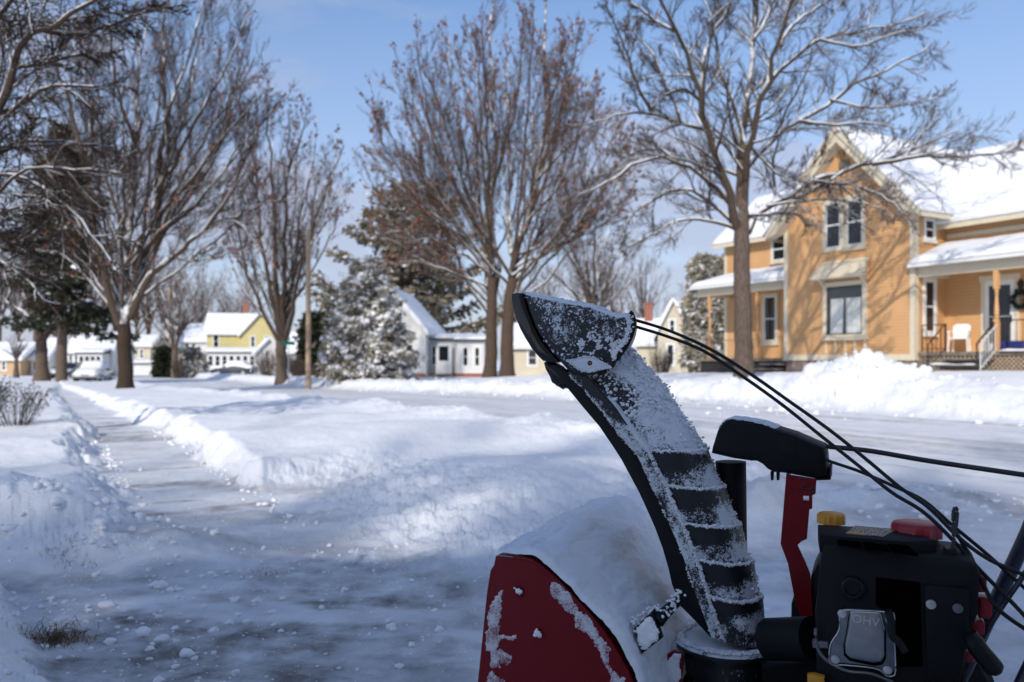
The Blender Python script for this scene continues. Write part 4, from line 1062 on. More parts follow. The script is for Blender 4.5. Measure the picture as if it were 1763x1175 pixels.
# things on the porch
wz = hz(1757, 516, 25.5); ws = hs(1757, 25.5); wt = hmb(HT); rg = np.random.default_rng(5)
ang = np.linspace(0, 2 * math.pi, 25); C = np.stack([ws + .23 * np.cos(ang), np.full(25, 25.52), wz + .23 * np.sin(ang)], 1)
wt.tube(C, .055, 8, caps=False)
wr = wt.build('wreath', M['wreath'], None); tag(wr, 'dark green wreath hanging right of the white storm door', 'wreath')
V, Q = tufts(np.repeat(C, 6, 0) @ HT[:3, :3].T, np.zeros((150, 3)), .09, rg, 4); fo = mesh_np('sprigs', V, Q, M['wreath'], None, smooth=False); fo.parent = wr
for i, (pa, pb, lab) in enumerate(((1716, 1738, 'blue bin on the porch just right of the turned post'), (1743, 1768, 'blue bin on the porch below the wreath'))):
    b = hmb(HT); a, c = hs(pa, 24.75), hs(pb, 24.75); zt = 1.3 + .28
    b.loft([[(a + .02, 24.55, 1.302), (c - .02, 24.55, 1.302), (c - .02, 24.9, 1.302), (a + .02, 24.9, 1.302)], [(a, 24.52, zt), (c, 24.52, zt), (c, 24.93, zt), (a, 24.93, zt)]])
    b.box((a - .015, 24.505, zt + .001), (c + .015, 24.945, zt + .03)); tag(b.build('storage_bin', M['blue'], None), lab, 'bin')
cb = hs(1652, 24.75); ch = thing('patio_chair', SD * cb + ND * 24.75 + np.array([0, 0, 1.3]), 'white plastic armchair on the right porch behind the steps', 'chair', rotz=R(-60 + 20))
CT = frameT(SD * cb + ND * 24.75 + np.array([0, 0, 1.3]), R(-60 + 20))
for lx, ly in ((-.25, -.25), (.25, -.25), (-.22, .25), (.22, .25)):
    b = hmb(CT); b.tube([(lx * 1.1, ly * 1.1, 0), (lx, ly, .42), (lx * 1.02, ly * .9, .64 if ly < 0 else .45)], .022, 6); b.build('leg', M['chair'], ch)
b = hmb(CT); b.prism([(-.25, -.24), (.25, -.24), (.23, .24), (-.23, .24)], .40, .435, ax=2, bev=.01); b.build('seat', M['chair'], ch)
b = hmb(CT); b.loft([[(-.22, .22, .43), (.22, .22, .43), (.22, .25, .43), (-.22, .25, .43)], [(-.25, .34, .8), (.25, .34, .8), (.25, .365, .8), (-.25, .365, .8)], [(-.16, .37, .88), (.16, .37, .88), (.16, .39, .88), (-.16, .39, .88)]]); b.build('backrest', M['chair'], ch)
for sx_ in (-1, 1):
    b = hmb(CT); b.tube([(sx_ * .27, -.26, .62), (sx_ * .29, 0, .65), (sx_ * .25, .3, .66)], .025, 6); b.build('armrest', M['chair'], ch)

# ---- houses farther away
def far_house(name, label, px, py, Y, rot, parts, wall, trim=None, foundation=True, cat='house'):
    """parts: list of dicts in metres, local x to the right, y away"""
    o = at(px, py, Y); g0 = gz(o[0], o[1]); o[2] = g0; T = frameT(o, R(rot)); root = thing(name, o, label, cat, rotz=R(rot)); trim = trim or M['white']
    for i, p_ in enumerate(parts):
        x0, x1, y0, y1, ze, zr, ax = p_['b']; w = hmb(T); z0 = -.4
        if ax == 'flat': w.box((x0, y0, z0), (x1, y1, ze))
        else: gable_walls(w, x0, x1, y0, y1, z0, ze, zr, ax)
        w.build('wall', p_.get('wall', wall), root)
        if ax == 'flat': 
            r = hmb(T); r.box((x0 - .2, y0 - .3, ze + .004), (x1 + .2, y1 + .05, ze + .12)); ro = r.build('roof', M['shingle'], root)
            snow_slab(T, (x0 - .25, y0 - .35, ze + .125), (x1 + .25, y0 - .35, ze + .125), (x1 + .25, y1, max(zr, ze) + .125), (x0 - .25, y1, max(zr, ze) + .125), .18, 24, 10, ro, seed=i * 7 + int(px), edge=.2)
        else: gable_roof(T, root, x0, x1, y0, y1, ze, zr, ax, oh=p_.get('oh', .35), ov=p_.get('ov', .35), trim=trim, snow=.2, seed=i * 9 + int(px))
        for q in p_.get('win', []):
            a0, a1, za, zb = q[:4]
            if len(q) > 4 and q[4] == 'L': window(T, root, 'x', x0, y0 + a0, y0 + a1, za, zb, out=-1, trim=.12, tm=trim, sill=False)
            elif len(q) > 4 and q[4] == 'R': window(T, root, 'x', x1, y0 + a0, y0 + a1, za, zb, out=1, trim=.12, tm=trim, sill=False)
            else: window(T, root, 'y', y0, a0, a1, za, zb, trim=.12, tm=trim, sill=False)
        for q in p_.get('chim', []):
            c = hmb(T); c.box((q[0] - .35, q[1] - .35, q[2]), (q[0] + .35, q[1] + .35, q[3])); c.box((q[0] - .42, q[1] - .42, q[3] + .002), (q[0] + .42, q[1] + .42, q[3] + .12)); c.build('chimney', M['brick'], root)
        if p_.get('band'):
            c = hmb(T); wb(c, 'y', y0, x0 - .02, x1 + .02, -.2, .35, 0, .03); c.build('foundation', M['brick'], root)
        if p_.get('door'):
            a0 = p_['door']; c = hmb(T); wb(c, 'y', y0, a0 - .1, a0 + 1.1, .3, 2.6, 0, .04); wd = c.build('door', M['white'], root); c = hmb(T); wb(c, 'y', y0, a0 + .15, a0 + .85, 1.3, 2.4, .041, .05); c.build('pane', M['glass'], wd)
            c = hmb(T); c.box((a0 - .3, y0 - 1.1, -.1), (a0 + 1.3, y0 - .002, .28)); c.build('door_step', M['stone'], root)
    return root
m_ = lambda px, Y: px * Y / F
# white house behind the snowy spruce (Y 62): left gable block with steep roof, low wing to the right
Y = 62
far_house('white_house', 'white clapboard house with steep snowy gable behind the spruce', 556, 642, Y, -4, [
    dict(b=(m_(8, Y), m_(48, Y), 0, 7, 3.0, 3.6, 'flat'), band=1),
    dict(b=(m_(49, Y), m_(182, Y), -.8, 8, 3.5, 6.8, 'y'), win=[(m_(132, Y), m_(142, Y), 3.6, 4.9), (m_(150, Y), m_(160, Y), 1.0, 2.5), (m_(92, Y), m_(102, Y), 1.0, 2.5)], band=1, oh=.2),
    dict(b=(m_(182.2, Y), m_(232, Y), 1.0, 7, 2.9, 3.3, 'flat'), win=[(m_(186, Y), m_(194, Y), 1.0, 2.4), (m_(212, Y), m_(221, Y), 1.0, 2.4)], band=1),
    dict(b=(m_(232, Y), m_(278, Y), .4, 7, 2.8, 3.2, 'flat'), win=[(m_(242, Y), m_(250, Y), .9, 2.3), (m_(262, Y), m_(270, Y), .9, 2.3)], band=1, door=m_(197, Y))], M['white_siding'])
Y = 66
far_house('white_cottage_wing', 'low cream building right behind the twin maple trunks', 884, 641, Y, -8, [dict(b=(0, m_(70, Y), 0, 6, 2.5, 4.3, 'x'), win=[(m_(26, Y), m_(40, Y), .9, 2.1)])], M['beige'])
Y = 70
far_house('beige_house', 'beige two storey house with a steep gable behind the raised chute', 1092, 641, Y, -12, [
    dict(b=(m_(40, Y), m_(92, Y), 0, 9, 3.8, 6.4, 'y'), win=[(m_(56, Y), m_(66, Y), .9, 2.6), (m_(60, Y), m_(68, Y), 3.6, 4.7)]),
    dict(b=(m_(92, Y), m_(118, Y), 2, 9, 4.0, 6.2, 'x'), win=[(m_(97, Y), m_(104, Y), .8, 2.7)]),
    dict(b=(m_(2, Y), m_(40, Y), 2, 9, 2.8, 5.0, 'x'), chim=[(m_(20, Y), 5, 4, 6.4)])], M['beige'])
Y = 108
far_house('yellow_house', 'bright yellow two storey house with white porch and brick chimney', 356, 643, Y, 14, [
    dict(b=(0, m_(72, Y), 0, 9, 5.3, 8.0, 'x'), win=[(m_(11, Y), m_(19, Y), 3.2, 5.1), (2, 3, 3.2, 5.1, 'L')], chim=[(m_(60, Y), 4.5, 6, 9.5)]),
    dict(b=(m_(58, Y), m_(120, Y), -1.5, 9, 5.2, 7.9, 'y'), win=[(m_(74, Y), m_(80, Y), 3.4, 4.8), (m_(97, Y), m_(103, Y), 3.4, 4.8)]),
    dict(b=(m_(6, Y), m_(96, Y), -3.6, -1.6, 2.6, 3.1, 'flat'), wall=M['white_siding'], win=[(m_(8 + 11 * k, Y), m_(15 + 11 * k, Y), .9, 2.2) for k in range(8)])], M['yellow'])
Y = 92
far_house('grey_garage', 'small pale grey garage in front of the yellow house', 440, 646, Y, 18, [dict(b=(0, m_(46, Y), 0, 8, 2.4, 4.0, 'y'), win=[(m_(16, Y), m_(22, Y), 2.0, 2.6)])], M['white_siding'], cat='garage')
Y = 100
far_house('pale_shed', 'low grey outbuilding between the fan shaped maple and the pole', 494, 644, Y, 0, [dict(b=(0, m_(48, Y), 0, 7, 2.6, 5.0, 'x'))], M['grey_siding'], cat='outbuilding')
Y = 120
far_house('white_gabled_house', 'white steep gabled house beyond the small spruces', 272, 640, Y, 10, [
    dict(b=(0, m_(28, Y), 0, 9, 4.5, 7.6, 'y'), win=[(m_(8, Y), m_(13, Y), 1.2, 2.8)]),
    dict(b=(m_(30, Y), m_(76, Y), 2, 10, 4.6, 7.2, 'x'), win=[(m_(40, Y), m_(46, Y), 3.0, 4.4)])], M['white_siding'])
Y = 115
far_house('tan_house', 'tan house with snowy roof just right of the left maple trunk', 233, 640, Y, 6, [dict(b=(0, m_(25, Y), 0, 7, 4.2, 5.6, 'x'), win=[(m_(8, Y), m_(13, Y), 2.4, 3.6)]), dict(b=(m_(2, Y), m_(38, Y), -3, -.2, 1.6, 2.0, 'flat'), wall=M['white_siding'])], M['beige'])
Y = 95
far_house('white_bungalow', 'white bungalow with screened porch behind the snow covered car', 114, 638, Y, 8, [
    dict(b=(0, m_(74, Y), 0, 8, 2.8, 5.0, 'x'), win=[(m_(5 + 9 * k, Y), m_(10 + 9 * k, Y), 1.1, 2.3) for k in range(3)], chim=[(m_(4, Y), 4, 3, 5.4)]),
    dict(b=(m_(32, Y), m_(72, Y), -2.6, -.1, 2.5, 2.9, 'flat'), win=[(m_(35 + 9 * k, Y), m_(42 + 9 * k, Y), .8, 2.2) for k in range(4)])], M['white_siding'])
Y = 90
far_house('orange_cottage', 'small tan orange cottage with snowy roof at the far left', -30, 638, Y, 5, [dict(b=(0, m_(62, Y), 0, 7, 1.9, 3.6, 'x'), win=[(m_(32, Y), m_(38, Y), .6, 1.5)], chim=[]),
    dict(b=(m_(64, Y), m_(92, Y), 2, 8, 2.0, 4.2, 'x'), wall=M['white_siding'], win=[(m_(68, Y), m_(73, Y), .6, 1.5)])], M['tan_siding'])

# ------------------------------------------------------------------ pole, sign, cars
def pole(label, bx, by, Y, top, r, arm=False):
    b = at(bx, by, Y); g0 = gz(b[0], b[1]); H = at(bx, top, Y)[2]
    root = thing('utility_pole', (b[0], b[1], g0), label, 'pole')
    mb = MB(); mb.tube([(b[0], b[1], g0 - .2), (b[0], b[1], (g0 + H) / 2), (b[0], b[1], H)], [r, r * .85, r * .7], 12); mb.build('shaft', M['pole'], root, smooth=True)
    mb = MB(); mb.tube([(b[0], b[1], H), (b[0], b[1], H + .08)], [r * .75, r * .3], 12); mb.build('snow_cap', M['snow'], root, smooth=True)
    if arm:
        mb = MB(); mb.box((b[0] - 1, b[1] - .18, H - .6), (b[0] + 1, b[1] - .08, H - .48)); mb.build('crossarm', M['wood_grey'], root)
    return root
pole('tall bare wooden pole right of the green street sign', 531, 664, 46, 395, .17)
pole('slender wooden pole among the bare trees left of the yellow house', 291, 640, 92, 497, .14)
sb_ = at(497, 655, 52); g0 = gz(sb_[0], sb_[1]); sg = thing('street_sign', (sb_[0], sb_[1], g0), 'green street name sign on a thin post by the corner', 'street sign')
mb = MB(); mb.tube([(sb_[0], sb_[1], g0 - .1), (sb_[0], sb_[1], g0 + 2.55)], .035, 8); mb.build('post', M['chrome'], sg)
zt = at(497, 588, 52)[2]
for k, a in enumerate((20, -65)):
    T = frameT((sb_[0], sb_[1], zt - .12 + k * .26), R(a)); mb = hmb(T); mb.box((-.38, -.012, -.11), (.38, .012, .11)); mb.build('name_blade', M['green_sign'], sg)
def car(label, px, py, Y, rot, L, Wd, H, mat, snow=0, group=None):
    o = at(px, py, Y); o[2] = gz(o[0], o[1]) - (.12 if snow else .05); T = frameT(o, R(rot)); root = thing('parked_car', o, label, 'car', rotz=R(rot))
    # local x = length (front at +x), y = width; body rings along y
    pr = [(-L/2, .45), (-L/2+.05, .85), (-L*.32, .95), (L*.18, .92), (L*.42, .80), (L/2, .62), (L/2, .32), (L*.42, .24), (-L*.42, .24), (-L/2, .3)]
    cab = [(-L*.36, .93), (-L*.24, H-.04), (-L*.05, H), (L*.06, H-.05), (L*.22, .90)]
    mb = hmb(T); mb.prism(pr, -Wd/2, Wd/2, ax=1, bev=.10); body = mb.build('body', mat, root, smooth=True)
    mb = hmb(T); mb.prism(cab, -Wd/2 + .12, Wd/2 - .12, ax=1, bev=.10); mb.build('cabin', M['glass'] , root, smooth=True)
    mb = hmb(T); mb.prism([(-L*.25, H-.045), (-L*.05, H+.0), (L*.06, H-.045), (L*.06, H+.01), (-L*.05, H + .05), (-L*.25, H + .01)], -Wd/2+.2, Wd/2-.2, ax=1); mb.build('roof_panel', mat, root)
    for wx in (-L * .3, L * .31):
        for wy in (-1, 1):
            mb = hmb(T); mb.cyl((wx, wy * (Wd/2 - .2), .32), (wx, wy * (Wd/2 + .01), .32), .32, 20); w = mb.build('wheel', M['tyre'], root, smooth=True)
            mb = hmb(T); mb.cyl((wx, wy * (Wd/2 + .0), .32), (wx, wy * (Wd/2 + .025), .32), .2, 14); mb.build('rim', M['chrome'], w)
    for wy in (-1, 1):
        mb = hmb(T); mb.box((L/2 - .06, wy * (Wd/2 - .45) - .18, .52), (L/2 + .012, wy * (Wd/2 - .45) + .18, .68)); mb.build('headlight', M['lamp'], root)
        mb = hmb(T); mb.box((L*.14, wy * (Wd/2 + .0) - .1, .95), (L*.2, wy * (Wd/2) + .1, 1.08)); mb.build('wing_mirror', mat, root)
    mb = hmb(T); mb.box((L/2 - .02, -Wd/2 + .1, .28), (L/2 + .03, Wd/2 - .1, .42)); mb.build('bumper', M['iron'], root)
    if snow:
        # blanket of snow following bonnet, windscreen and roof
        prs = [(-L/2+.02, .86), (-L*.36, 1.0), (-L*.25, H), (-L*.05, H+.06), (L*.07, H), (L*.22, .98), (L*.40, .86), (L/2 - .02, .66)]
        xs = np.linspace(-L/2 + .02, L/2 - .02, 44); zs = np.interp(xs, [p_[0] for p_ in prs], [p_[1] for p_ in prs]); ys = np.linspace(-1, 1, 22)
        X_, Yy = np.meshgrid(xs, ys, indexing='ij'); hw = np.interp(xs, [-L/2, -L*.3, L*.1, L*.3, L/2], [Wd/2, Wd/2 - .08, Wd/2 - .08, Wd/2 - .02, Wd/2 - .08])
        Zt = zs[:, None] + snow * np.sqrt(np.clip(1 - Yy ** 6, 0, 1)) * (.8 + .4 * fbm(X_ * 3, Yy * 2, 3, 5)) - .28 * (np.abs(Yy) ** 8)
        V = np.stack([X_, Yy * hw[:, None], Zt], -1).reshape(-1, 3); idx = np.arange(44 * 22).reshape(44, 22)
        Vb = V.copy(); Vb[:, 2] -= .14; nV = len(V)
        Q = [np.stack([idx[:-1, :-1], idx[1:, :-1], idx[1:, 1:], idx[:-1, 1:]], -1).reshape(-1, 4)]
        for line in (idx[:, 0], idx[::-1, -1], idx[0, ::-1], idx[-1, :]): Q.append(np.stack([line[:-1], line[:-1] + nV, line[1:] + nV, line[1:]], -1))
        mesh_np('snow_blanket', np.concatenate([V, Vb]) @ T[:3, :3].T + T[:3, 3], np.concatenate(Q), M['snow'], root)
car('car buried under a thick blanket of snow, parked beside the left maple', 162, 661, 60, -78, 4.5, 1.8, 1.42, M['car_grey'], snow=.14)
car('dark car with clear paint parked behind the snow covered car', 116, 650, 74, -78, 4.4, 1.75, 1.4, M['car_dark'])
car('dark car with snow on its roof in front of the yellow house', 404, 650, 86, 172, 4.5, 1.75, 1.4, M['car_dark'], snow=.16)
# ------------------------------------------------------------------ unseen house and trees added behind the camera to shade the driveway
bh = thing('shade_house', (2.5, -8, 0), 'unseen two storey beige house added behind the camera to shade the driveway', 'house')
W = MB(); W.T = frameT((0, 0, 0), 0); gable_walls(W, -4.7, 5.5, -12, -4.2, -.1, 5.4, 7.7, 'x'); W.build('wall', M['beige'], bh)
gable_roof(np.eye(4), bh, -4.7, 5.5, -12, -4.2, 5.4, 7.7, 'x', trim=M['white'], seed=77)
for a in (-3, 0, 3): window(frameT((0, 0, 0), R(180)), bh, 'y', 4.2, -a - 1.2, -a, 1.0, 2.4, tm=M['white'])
for src_n, (x, y), s_, lab in (('bare_tree', (-9.0, -10.5), (.9, .9, .9), 'unseen bare tree added behind and left of the camera to shade the yard'),
                               ('bare_tree.001', (-12.5, -29), (1.2, 1.2, 1.25), 'unseen tall maple added far behind the camera for soft dappled shade'),
                               ('bare_tree.001', (-6.5, -25), (1.1, 1.1, 1.15), 'second unseen maple added behind the camera for more soft shade, nearer the two storey house')):
    src = bpy.data.objects.get(src_n)
    r = src.copy(); COL.objects.link(r); r.location = (x, y, 0); r.scale = s_; r.rotation_euler.z = 1.9 + x; r['label'] = lab
    for ch in src.children:
        c = ch.copy(); COL.objects.link(c); c.parent = r

# ------------------------------------------------------------------ the snow blower
BO = np.array([-.034, 1.8, 0.]); BR = math.atan2(-.4, .917)
BT = frameT(BO, BR); BU, BV = BT[:3, 0], BT[:3, 1]
def U(px, py, v):      # where the sight line meets the machine's plane at width v -> (u, z)
    r = ray(px, py); k = (v - (np.array([0, 0, CZ]) - BO) @ BV) / (r @ BV); p = r * k + np.array([0, 0, CZ]) - BO
    return np.array([p @ BU, p[2]])
def UP(pts, v): return [tuple(U(x, y, v)) for x, y in pts]
def u3(px, py, v): a = U(px, py, v); return np.array([a[0], v, a[1]])
bl = thing('snow_blower', BO, 'red and black two stage snow blower with a tall frosted chute, standing on the driveway', 'snow blower', rotz=BR)

def frost_mat(name, base, rough, cover, scale=260., up=.35, low=14., spec=.5, fine=.9):
    """paint or plastic with frozen snow dust; the point attribute 'frost' says how much has stuck where"""
    m, nt, p = newmat(name)
    at_ = nd(nt, 'Attribute', attribute_name='frost').outputs['Fac']
    n1 = noise(nt, scale, 3, .65); n2 = noise(nt, low, 5, .6)
    z = math_(nt, 'MULTIPLY', upz(nt), up)
    f = math_(nt, 'ADD', math_(nt, 'ADD', math_(nt, 'ADD', math_(nt, 'MULTIPLY', n1, fine * .62), math_(nt, 'MULTIPLY', noise(nt, scale * .22, 4, .7), fine * .38 + .15)), math_(nt, 'MULTIPLY', n2, .60)), math_(nt, 'ADD', z, math_(nt, 'SUBTRACT', at_, .60 - cover)))
    fm = ramp(nt, f, .60, .70)
    c = mixc(nt, fm, base, (.74, .77, .82))
    nt.links.new(c, p.inputs['Base Color'])
    rr = nd(nt, 'MapRange'); rr.inputs['To Min'].default_value = rough; rr.inputs['To Max'].default_value = .7; nt.links.new(fm, rr.inputs['Value']); nt.links.new(rr.outputs[0], p.inputs['Roughness'])
    p.inputs['Specular IOR Level'].default_value = spec
    bump(nt, p, math_(nt, 'ADD', math_(nt, 'MULTIPLY', fm, .6), math_(nt, 'MULTIPLY', n1, .3)), .6, .004)
    return m
m, nt, p = newmat('thin_crust')
c = mixc(nt, ramp(nt, math_(nt, 'ADD', math_(nt, 'MULTIPLY', noise(nt, 38, 6, .7), .6), math_(nt, 'MULTIPLY', noise(nt, 300, 3, .6), .4)), .40, .55), (.20, .012, .02), (.66, .66, .70)); nt.links.new(c, p.inputs['Base Color']); p.inputs['Roughness'].default_value = .6; M['crust'] = m
M['frost_black'] = frost_mat('frosted_black_plastic', (.012, .013, .016), .45, .40)
M['red_paint'] = frost_mat('red_paint', (.17, .004, .010), .5, .14, scale=420., up=.1, low=9., spec=.22)
M['red_plain'] = plain('red_metal', (.17, .004, .009), .4, var=.12, vs=30)
M['black_pl'] = plain('black_plastic', (.008, .008, .009), .42, var=.15, vs=20, bumps=.05, bs=300)
M['black_matt'] = plain('black_matt_plastic', (.006, .006, .007), .6, var=.2, vs=12, bumps=.12, bs=400)
M['black_gloss'] = plain('black_gloss_plastic', (.006, .006, .007), .12, var=.1)
M['rubber'] = plain('cable_rubber', (.012, .012, .013), .45)
M['rod'] = plain('steel_rod', (.05, .052, .055), .5, .6)
M['zinc'] = plain('zinc_bolt', (.62, .62, .62), .35, .9)
M['alu'] = plain('cast_aluminium', (.33, .33, .34), .38, .9, var=.1, vs=60, bumps=.08, bs=250)
M['alu_flange'] = plain('aluminium_flange', (.20, .21, .23), .45, .8, var=.25, vs=40)
M['yellow_cap'] = plain('yellow_plastic', (.62, .27, .02), .45, var=.12, vs=30)
M['red_cap'] = plain('red_plastic', (.33, .008, .02), .4, var=.15, vs=30)
M['tube_blue'] = plain('dark_handle_paint', (.015, .018, .04), .35)
M['rust'] = plain('rusty_bolt', (.30, .13, .05), .8, var=.4, vs=200)
for _k in ('red_plain', 'black_pl', 'black_matt', 'rubber', 'iron'): M[_k].node_tree.nodes['Principled BSDF'].inputs['Specular IOR Level'].default_value = .22
M['shade_black'] = plain('shade_black_matt', (.002, .002, .002), 1.0)  # matt black that puts the shade of slots and gaps into colour
M['shade_black'].node_tree.nodes['Principled BSDF'].inputs['Specular IOR Level'].default_value = 0.
M['ink'] = plain('white_print', (.6, .6, .58), .6)
def setfrost(o, fn):
    me = o.data; n = len(me.vertices); co = np.empty(n * 3, np.float32); me.vertices.foreach_get('co', co); co = co.reshape(-1, 3)
    a = me.attributes.new('frost', 'FLOAT', 'POINT'); a.data.foreach_set('value', fn(co).astype(np.float32) * np.ones(n, np.float32))
def bmb(): return hmb(BT)

# auger housing: two red side plates, rolled back shell, snow on top
z3 = lambda pts: [(800 + x / 3.205, 820 + y / 3.205) for x, y in pts]
back = z3([(270,452),(375,475),(430,517),(500,575),(600,680),(700,790),(800,920),(870,1040),(920,1138)])
B = UP(back, 0.); front = UP(z3([(175,440),(165,490),(145,520),(125,650),(100,900),(75,1138)]), 0.)
k = np.array(B[-1]); B = B + [(k[0] + .035, k[1] - .09), (k[0] + .045, .13), (k[0] + .03, .06), (k[0] - .05, .028)]
fl = np.array(front[-1]); sl = (fl[0] - front[3][0]) / (fl[1] - front[3][1]); fb = (fl[0] + sl * (.03 - fl[1]), .03)
side = [tuple(front[0])] + [tuple(q) for q in B] + [fb] + [tuple(q) for q in front[:0:-1]]
HW = .73
for v0 in (0., HW):
    mb = bmb(); mb.prism(side, v0 - (.004 if v0 == 0 else -.004), v0 + (.006 if v0 == 0 else -.006), ax=1, bev=.0015)
    # folded rim along the back edge
    Bp = np.array(B[:11]); rim = [(q[0], v0, q[1] + .002) for q in Bp]
    sp = mb.build('side_plate', M['red_paint'], bl, smooth=True)
    cent = np.array([.1, .45]); Bn = np.array(B)
    def fr(co, Bn=Bn):
        # snow caught along the back flange and up the front edge of the plate
        q = co[:, [0, 2]]; d = np.min(np.linalg.norm(q[:, None] - Bn[None], axis=2), axis=1); return np.zeros(len(co))
    setfrost(sp, fr)
    mb = bmb(); mb.tube(resample(rim, 30), .0045, 8); r_ = mb.build('rolled_rim', M['red_plain'], sp, smooth=True)
sp0 = [o for o in bl.children if o.name.startswith('side_plate')][0]
# shell swept along the back outline
S2 = resample([(a, 0, b) for a, b in [front[0]] + B], 46)
mb = bmb(); mb.loft([[(p_[0], .006, p_[2]) for p_ in S2], [(p_[0], HW - .006, p_[2]) for p_ in S2]], closed=False); sh = mb.build('housing_shell', M['red_plain'], bl, smooth=True)
# snow blanket on the shell
n1, n2 = 120, 170
S3_ = resample([(a, 0, b) for a, b in [front[0]] + B[:10]], n1); T_ = np.gradient(S3_, axis=0); T_ /= np.linalg.norm(T_, axis=1)[:, None]; Nn = np.stack([-T_[:, 2], 0 * T_[:, 0], T_[:, 0]], 1)
Nn[Nn[:, 2] < -.2] *= 1
vv_ = np.linspace(.004, HW - .004, n2); a_ = np.arange(n1)[:, None] / n1
gx, gy = np.meshgrid(np.linspace(0, 1.0, n1), vv_, indexing='ij')
th = .008 + .010 * ss(gx, .02, .2) * (1 - .5 * ss(gx, .6, 1)) + .016 * fbm(gx * 5, gy * 5, 4, 301) + .010 * (fbm(gx * 22, gy * 18, 4, 305) - .5) + .004 * (fbm(gx * 80, gy * 60, 3, 309) - .5)
th += .010 * np.exp(-((gx - .17) / .10) ** 2) * ss(gy, .30, .66) + .02 * np.exp(-((gx - .33) / .07) ** 2 - ((gy - .45) / .12) ** 2)
th *= ss(gy, -.012, .02) * (1 - ss(gy, HW - .015, HW)) ** .5 * .9 + .1
th *= 1 - .96 * np.exp(-((gx - .12) / .022) ** 2 - ((gy - .10) / .035) ** 2) * ss(fbm(gx * 60, gy * 40, 3, 311), .35, .6)
Vs = S3_[:, None, :] + Nn[:, None, :] * th[..., None]; Vs[..., 1] = gy
Q = np.arange(n1 * n2).reshape(n1, n2); Q = np.stack([Q[:-1, :-1], Q[:-1, 1:], Q[1:, 1:], Q[1:, :-1]], -1).reshape(-1, 4)
mesh_np('snow_cover', Vs.reshape(-1, 3) @ BT[:3, :3].T + BT[:3, 3], Q, M['snow_fine'], bl)
# crusts of snow stuck to the near side plate
def crust(pts_px, v, th, mat=None, n=34, seed=0, name='snow_crust', parent=None, edge=.006):
    P = np.array(UP(pts_px, v)); lo = P.min(0) - .004; hi = P.max(0) + .004
    nx = int(min(160, max(12, (hi[0] - lo[0]) / .0022))); nz_ = int(min(220, max(12, (hi[1] - lo[1]) / .0022)))
    X_, Z_ = np.meshgrid(np.linspace(lo[0], hi[0], nx), np.linspace(lo[1], hi[1], nz_), indexing='ij')
    d = np.full(X_.shape, 1e9); ins = np.zeros(X_.shape, bool)
    for i in range(len(P)):
        a = P[i]; b = P[(i + 1) % len(P)]; e = b - a; t = np.clip(((X_ - a[0]) * e[0] + (Z_ - a[1]) * e[1]) / (e @ e + 1e-12), 0, 1)
        d = np.minimum(d, np.hypot(X_ - a[0] - e[0] * t, Z_ - a[1] - e[1] * t)); ins ^= ((a[1] > Z_) != (b[1] > Z_)) & (X_ < (b[0] - a[0]) * (Z_ - a[1]) / (b[1] - a[1] + 1e-12) + a[0])
    sdv = np.where(ins, d, -d) + (fbm(X_ * 110, Z_ * 110, 4, seed) - .5) * .016
    hgt = th * np.sqrt(np.clip(sdv / edge, 0, 1)) * (.5 + fbm(X_ * 220, Z_ * 220, 3, seed + 4)) 
    keep = sdv > 0
    Vv = np.stack([X_, v - hgt, Z_], -1).reshape(-1, 3); id_ = np.arange(nx * nz_).reshape(nx, nz_)
    q = np.stack([id_[:-1, :-1], id_[1:, :-1], id_[1:, 1:], id_[:-1, 1:]], -1).reshape(-1, 4); q = q[keep.ravel()[q].sum(1) >= 1]
    Vv[~keep.ravel(), 1] = v + .001
    return mesh_np(name, Vv @ BT[:3, :3].T + BT[:3, 3], q, mat or M['snow_fine'], parent or bl)
crust(z3([(205,640),(175,665),(148,690),(125,860),(118,960),(145,970),(150,1060),(135,1110),(110,1138),(110,1175),(180,1200),(215,1130),(150,1090),(160,1050),(250,1030),(255,1000),(225,975),(178,960),(182,870),(200,700)]), -.005, .0016, mat=M['crust'], seed=1, parent=sp0)
crust(z3([(480,590),(470,640),(520,700),(600,765),(620,830),(680,870),(745,960),(760,1010),(790,1060),(820,1130),(850,1190),(900,1190),(870,1120),(810,1070),(790,1020),(800,960),(740,880),(700,810),(655,760),(630,740),(600,700),(560,640),(510,600)]), -.005, .0018, mat=M['crust'], seed=2, parent=sp0)
crust(z3([(180,880),(200,875),(280,890),(270,898),(190,900)]), -.005, .001, mat=M['crust'], seed=3, parent=sp0)
for q, nm in ((z3([(278,622),(300,618),(313,636),(308,650),(285,650)]), 5), (z3([(380,856),(400,845),(420,860),(415,878),(388,880)]), 6)):
    P = np.array(UP(q, -.006)); c = P.mean(0); mb = bmb(); mb.cyl((c[0], -.003, c[1]), (c[0], -.010, c[1]), .011, 12); mb.build('carriage_bolt', M['red_plain'], sp0)
    crust(q, -.0105, .005, seed=nm, parent=sp0, name='bolt_snow')
# auger spiral and shaft inside the housing
mb = bmb(); au = U(860, 1175, 0.)[0] + .10; az_ = .26; mb.cyl((au, .01, az_), (au, HW - .01, az_), .018, 12); mb.build('auger_shaft', M['iron'], bl)
for hnd, v0, v1 in ((1, .03, .32), (-1, HW - .03, .41)):
    n = 60; tt = np.linspace(0, 1, n); A = tt * 2 * math.pi * 1.5 * hnd; mb = bmb()
    mb.loft([[(au + r_ * math.cos(a), v0 + (v1 - v0) * t_, az_ + r_ * math.sin(a)) for a, t_ in zip(A, tt)] for r_ in (.14, .19)], closed=False); mb.build('auger_blade', M['red_plain'], bl, smooth=True)
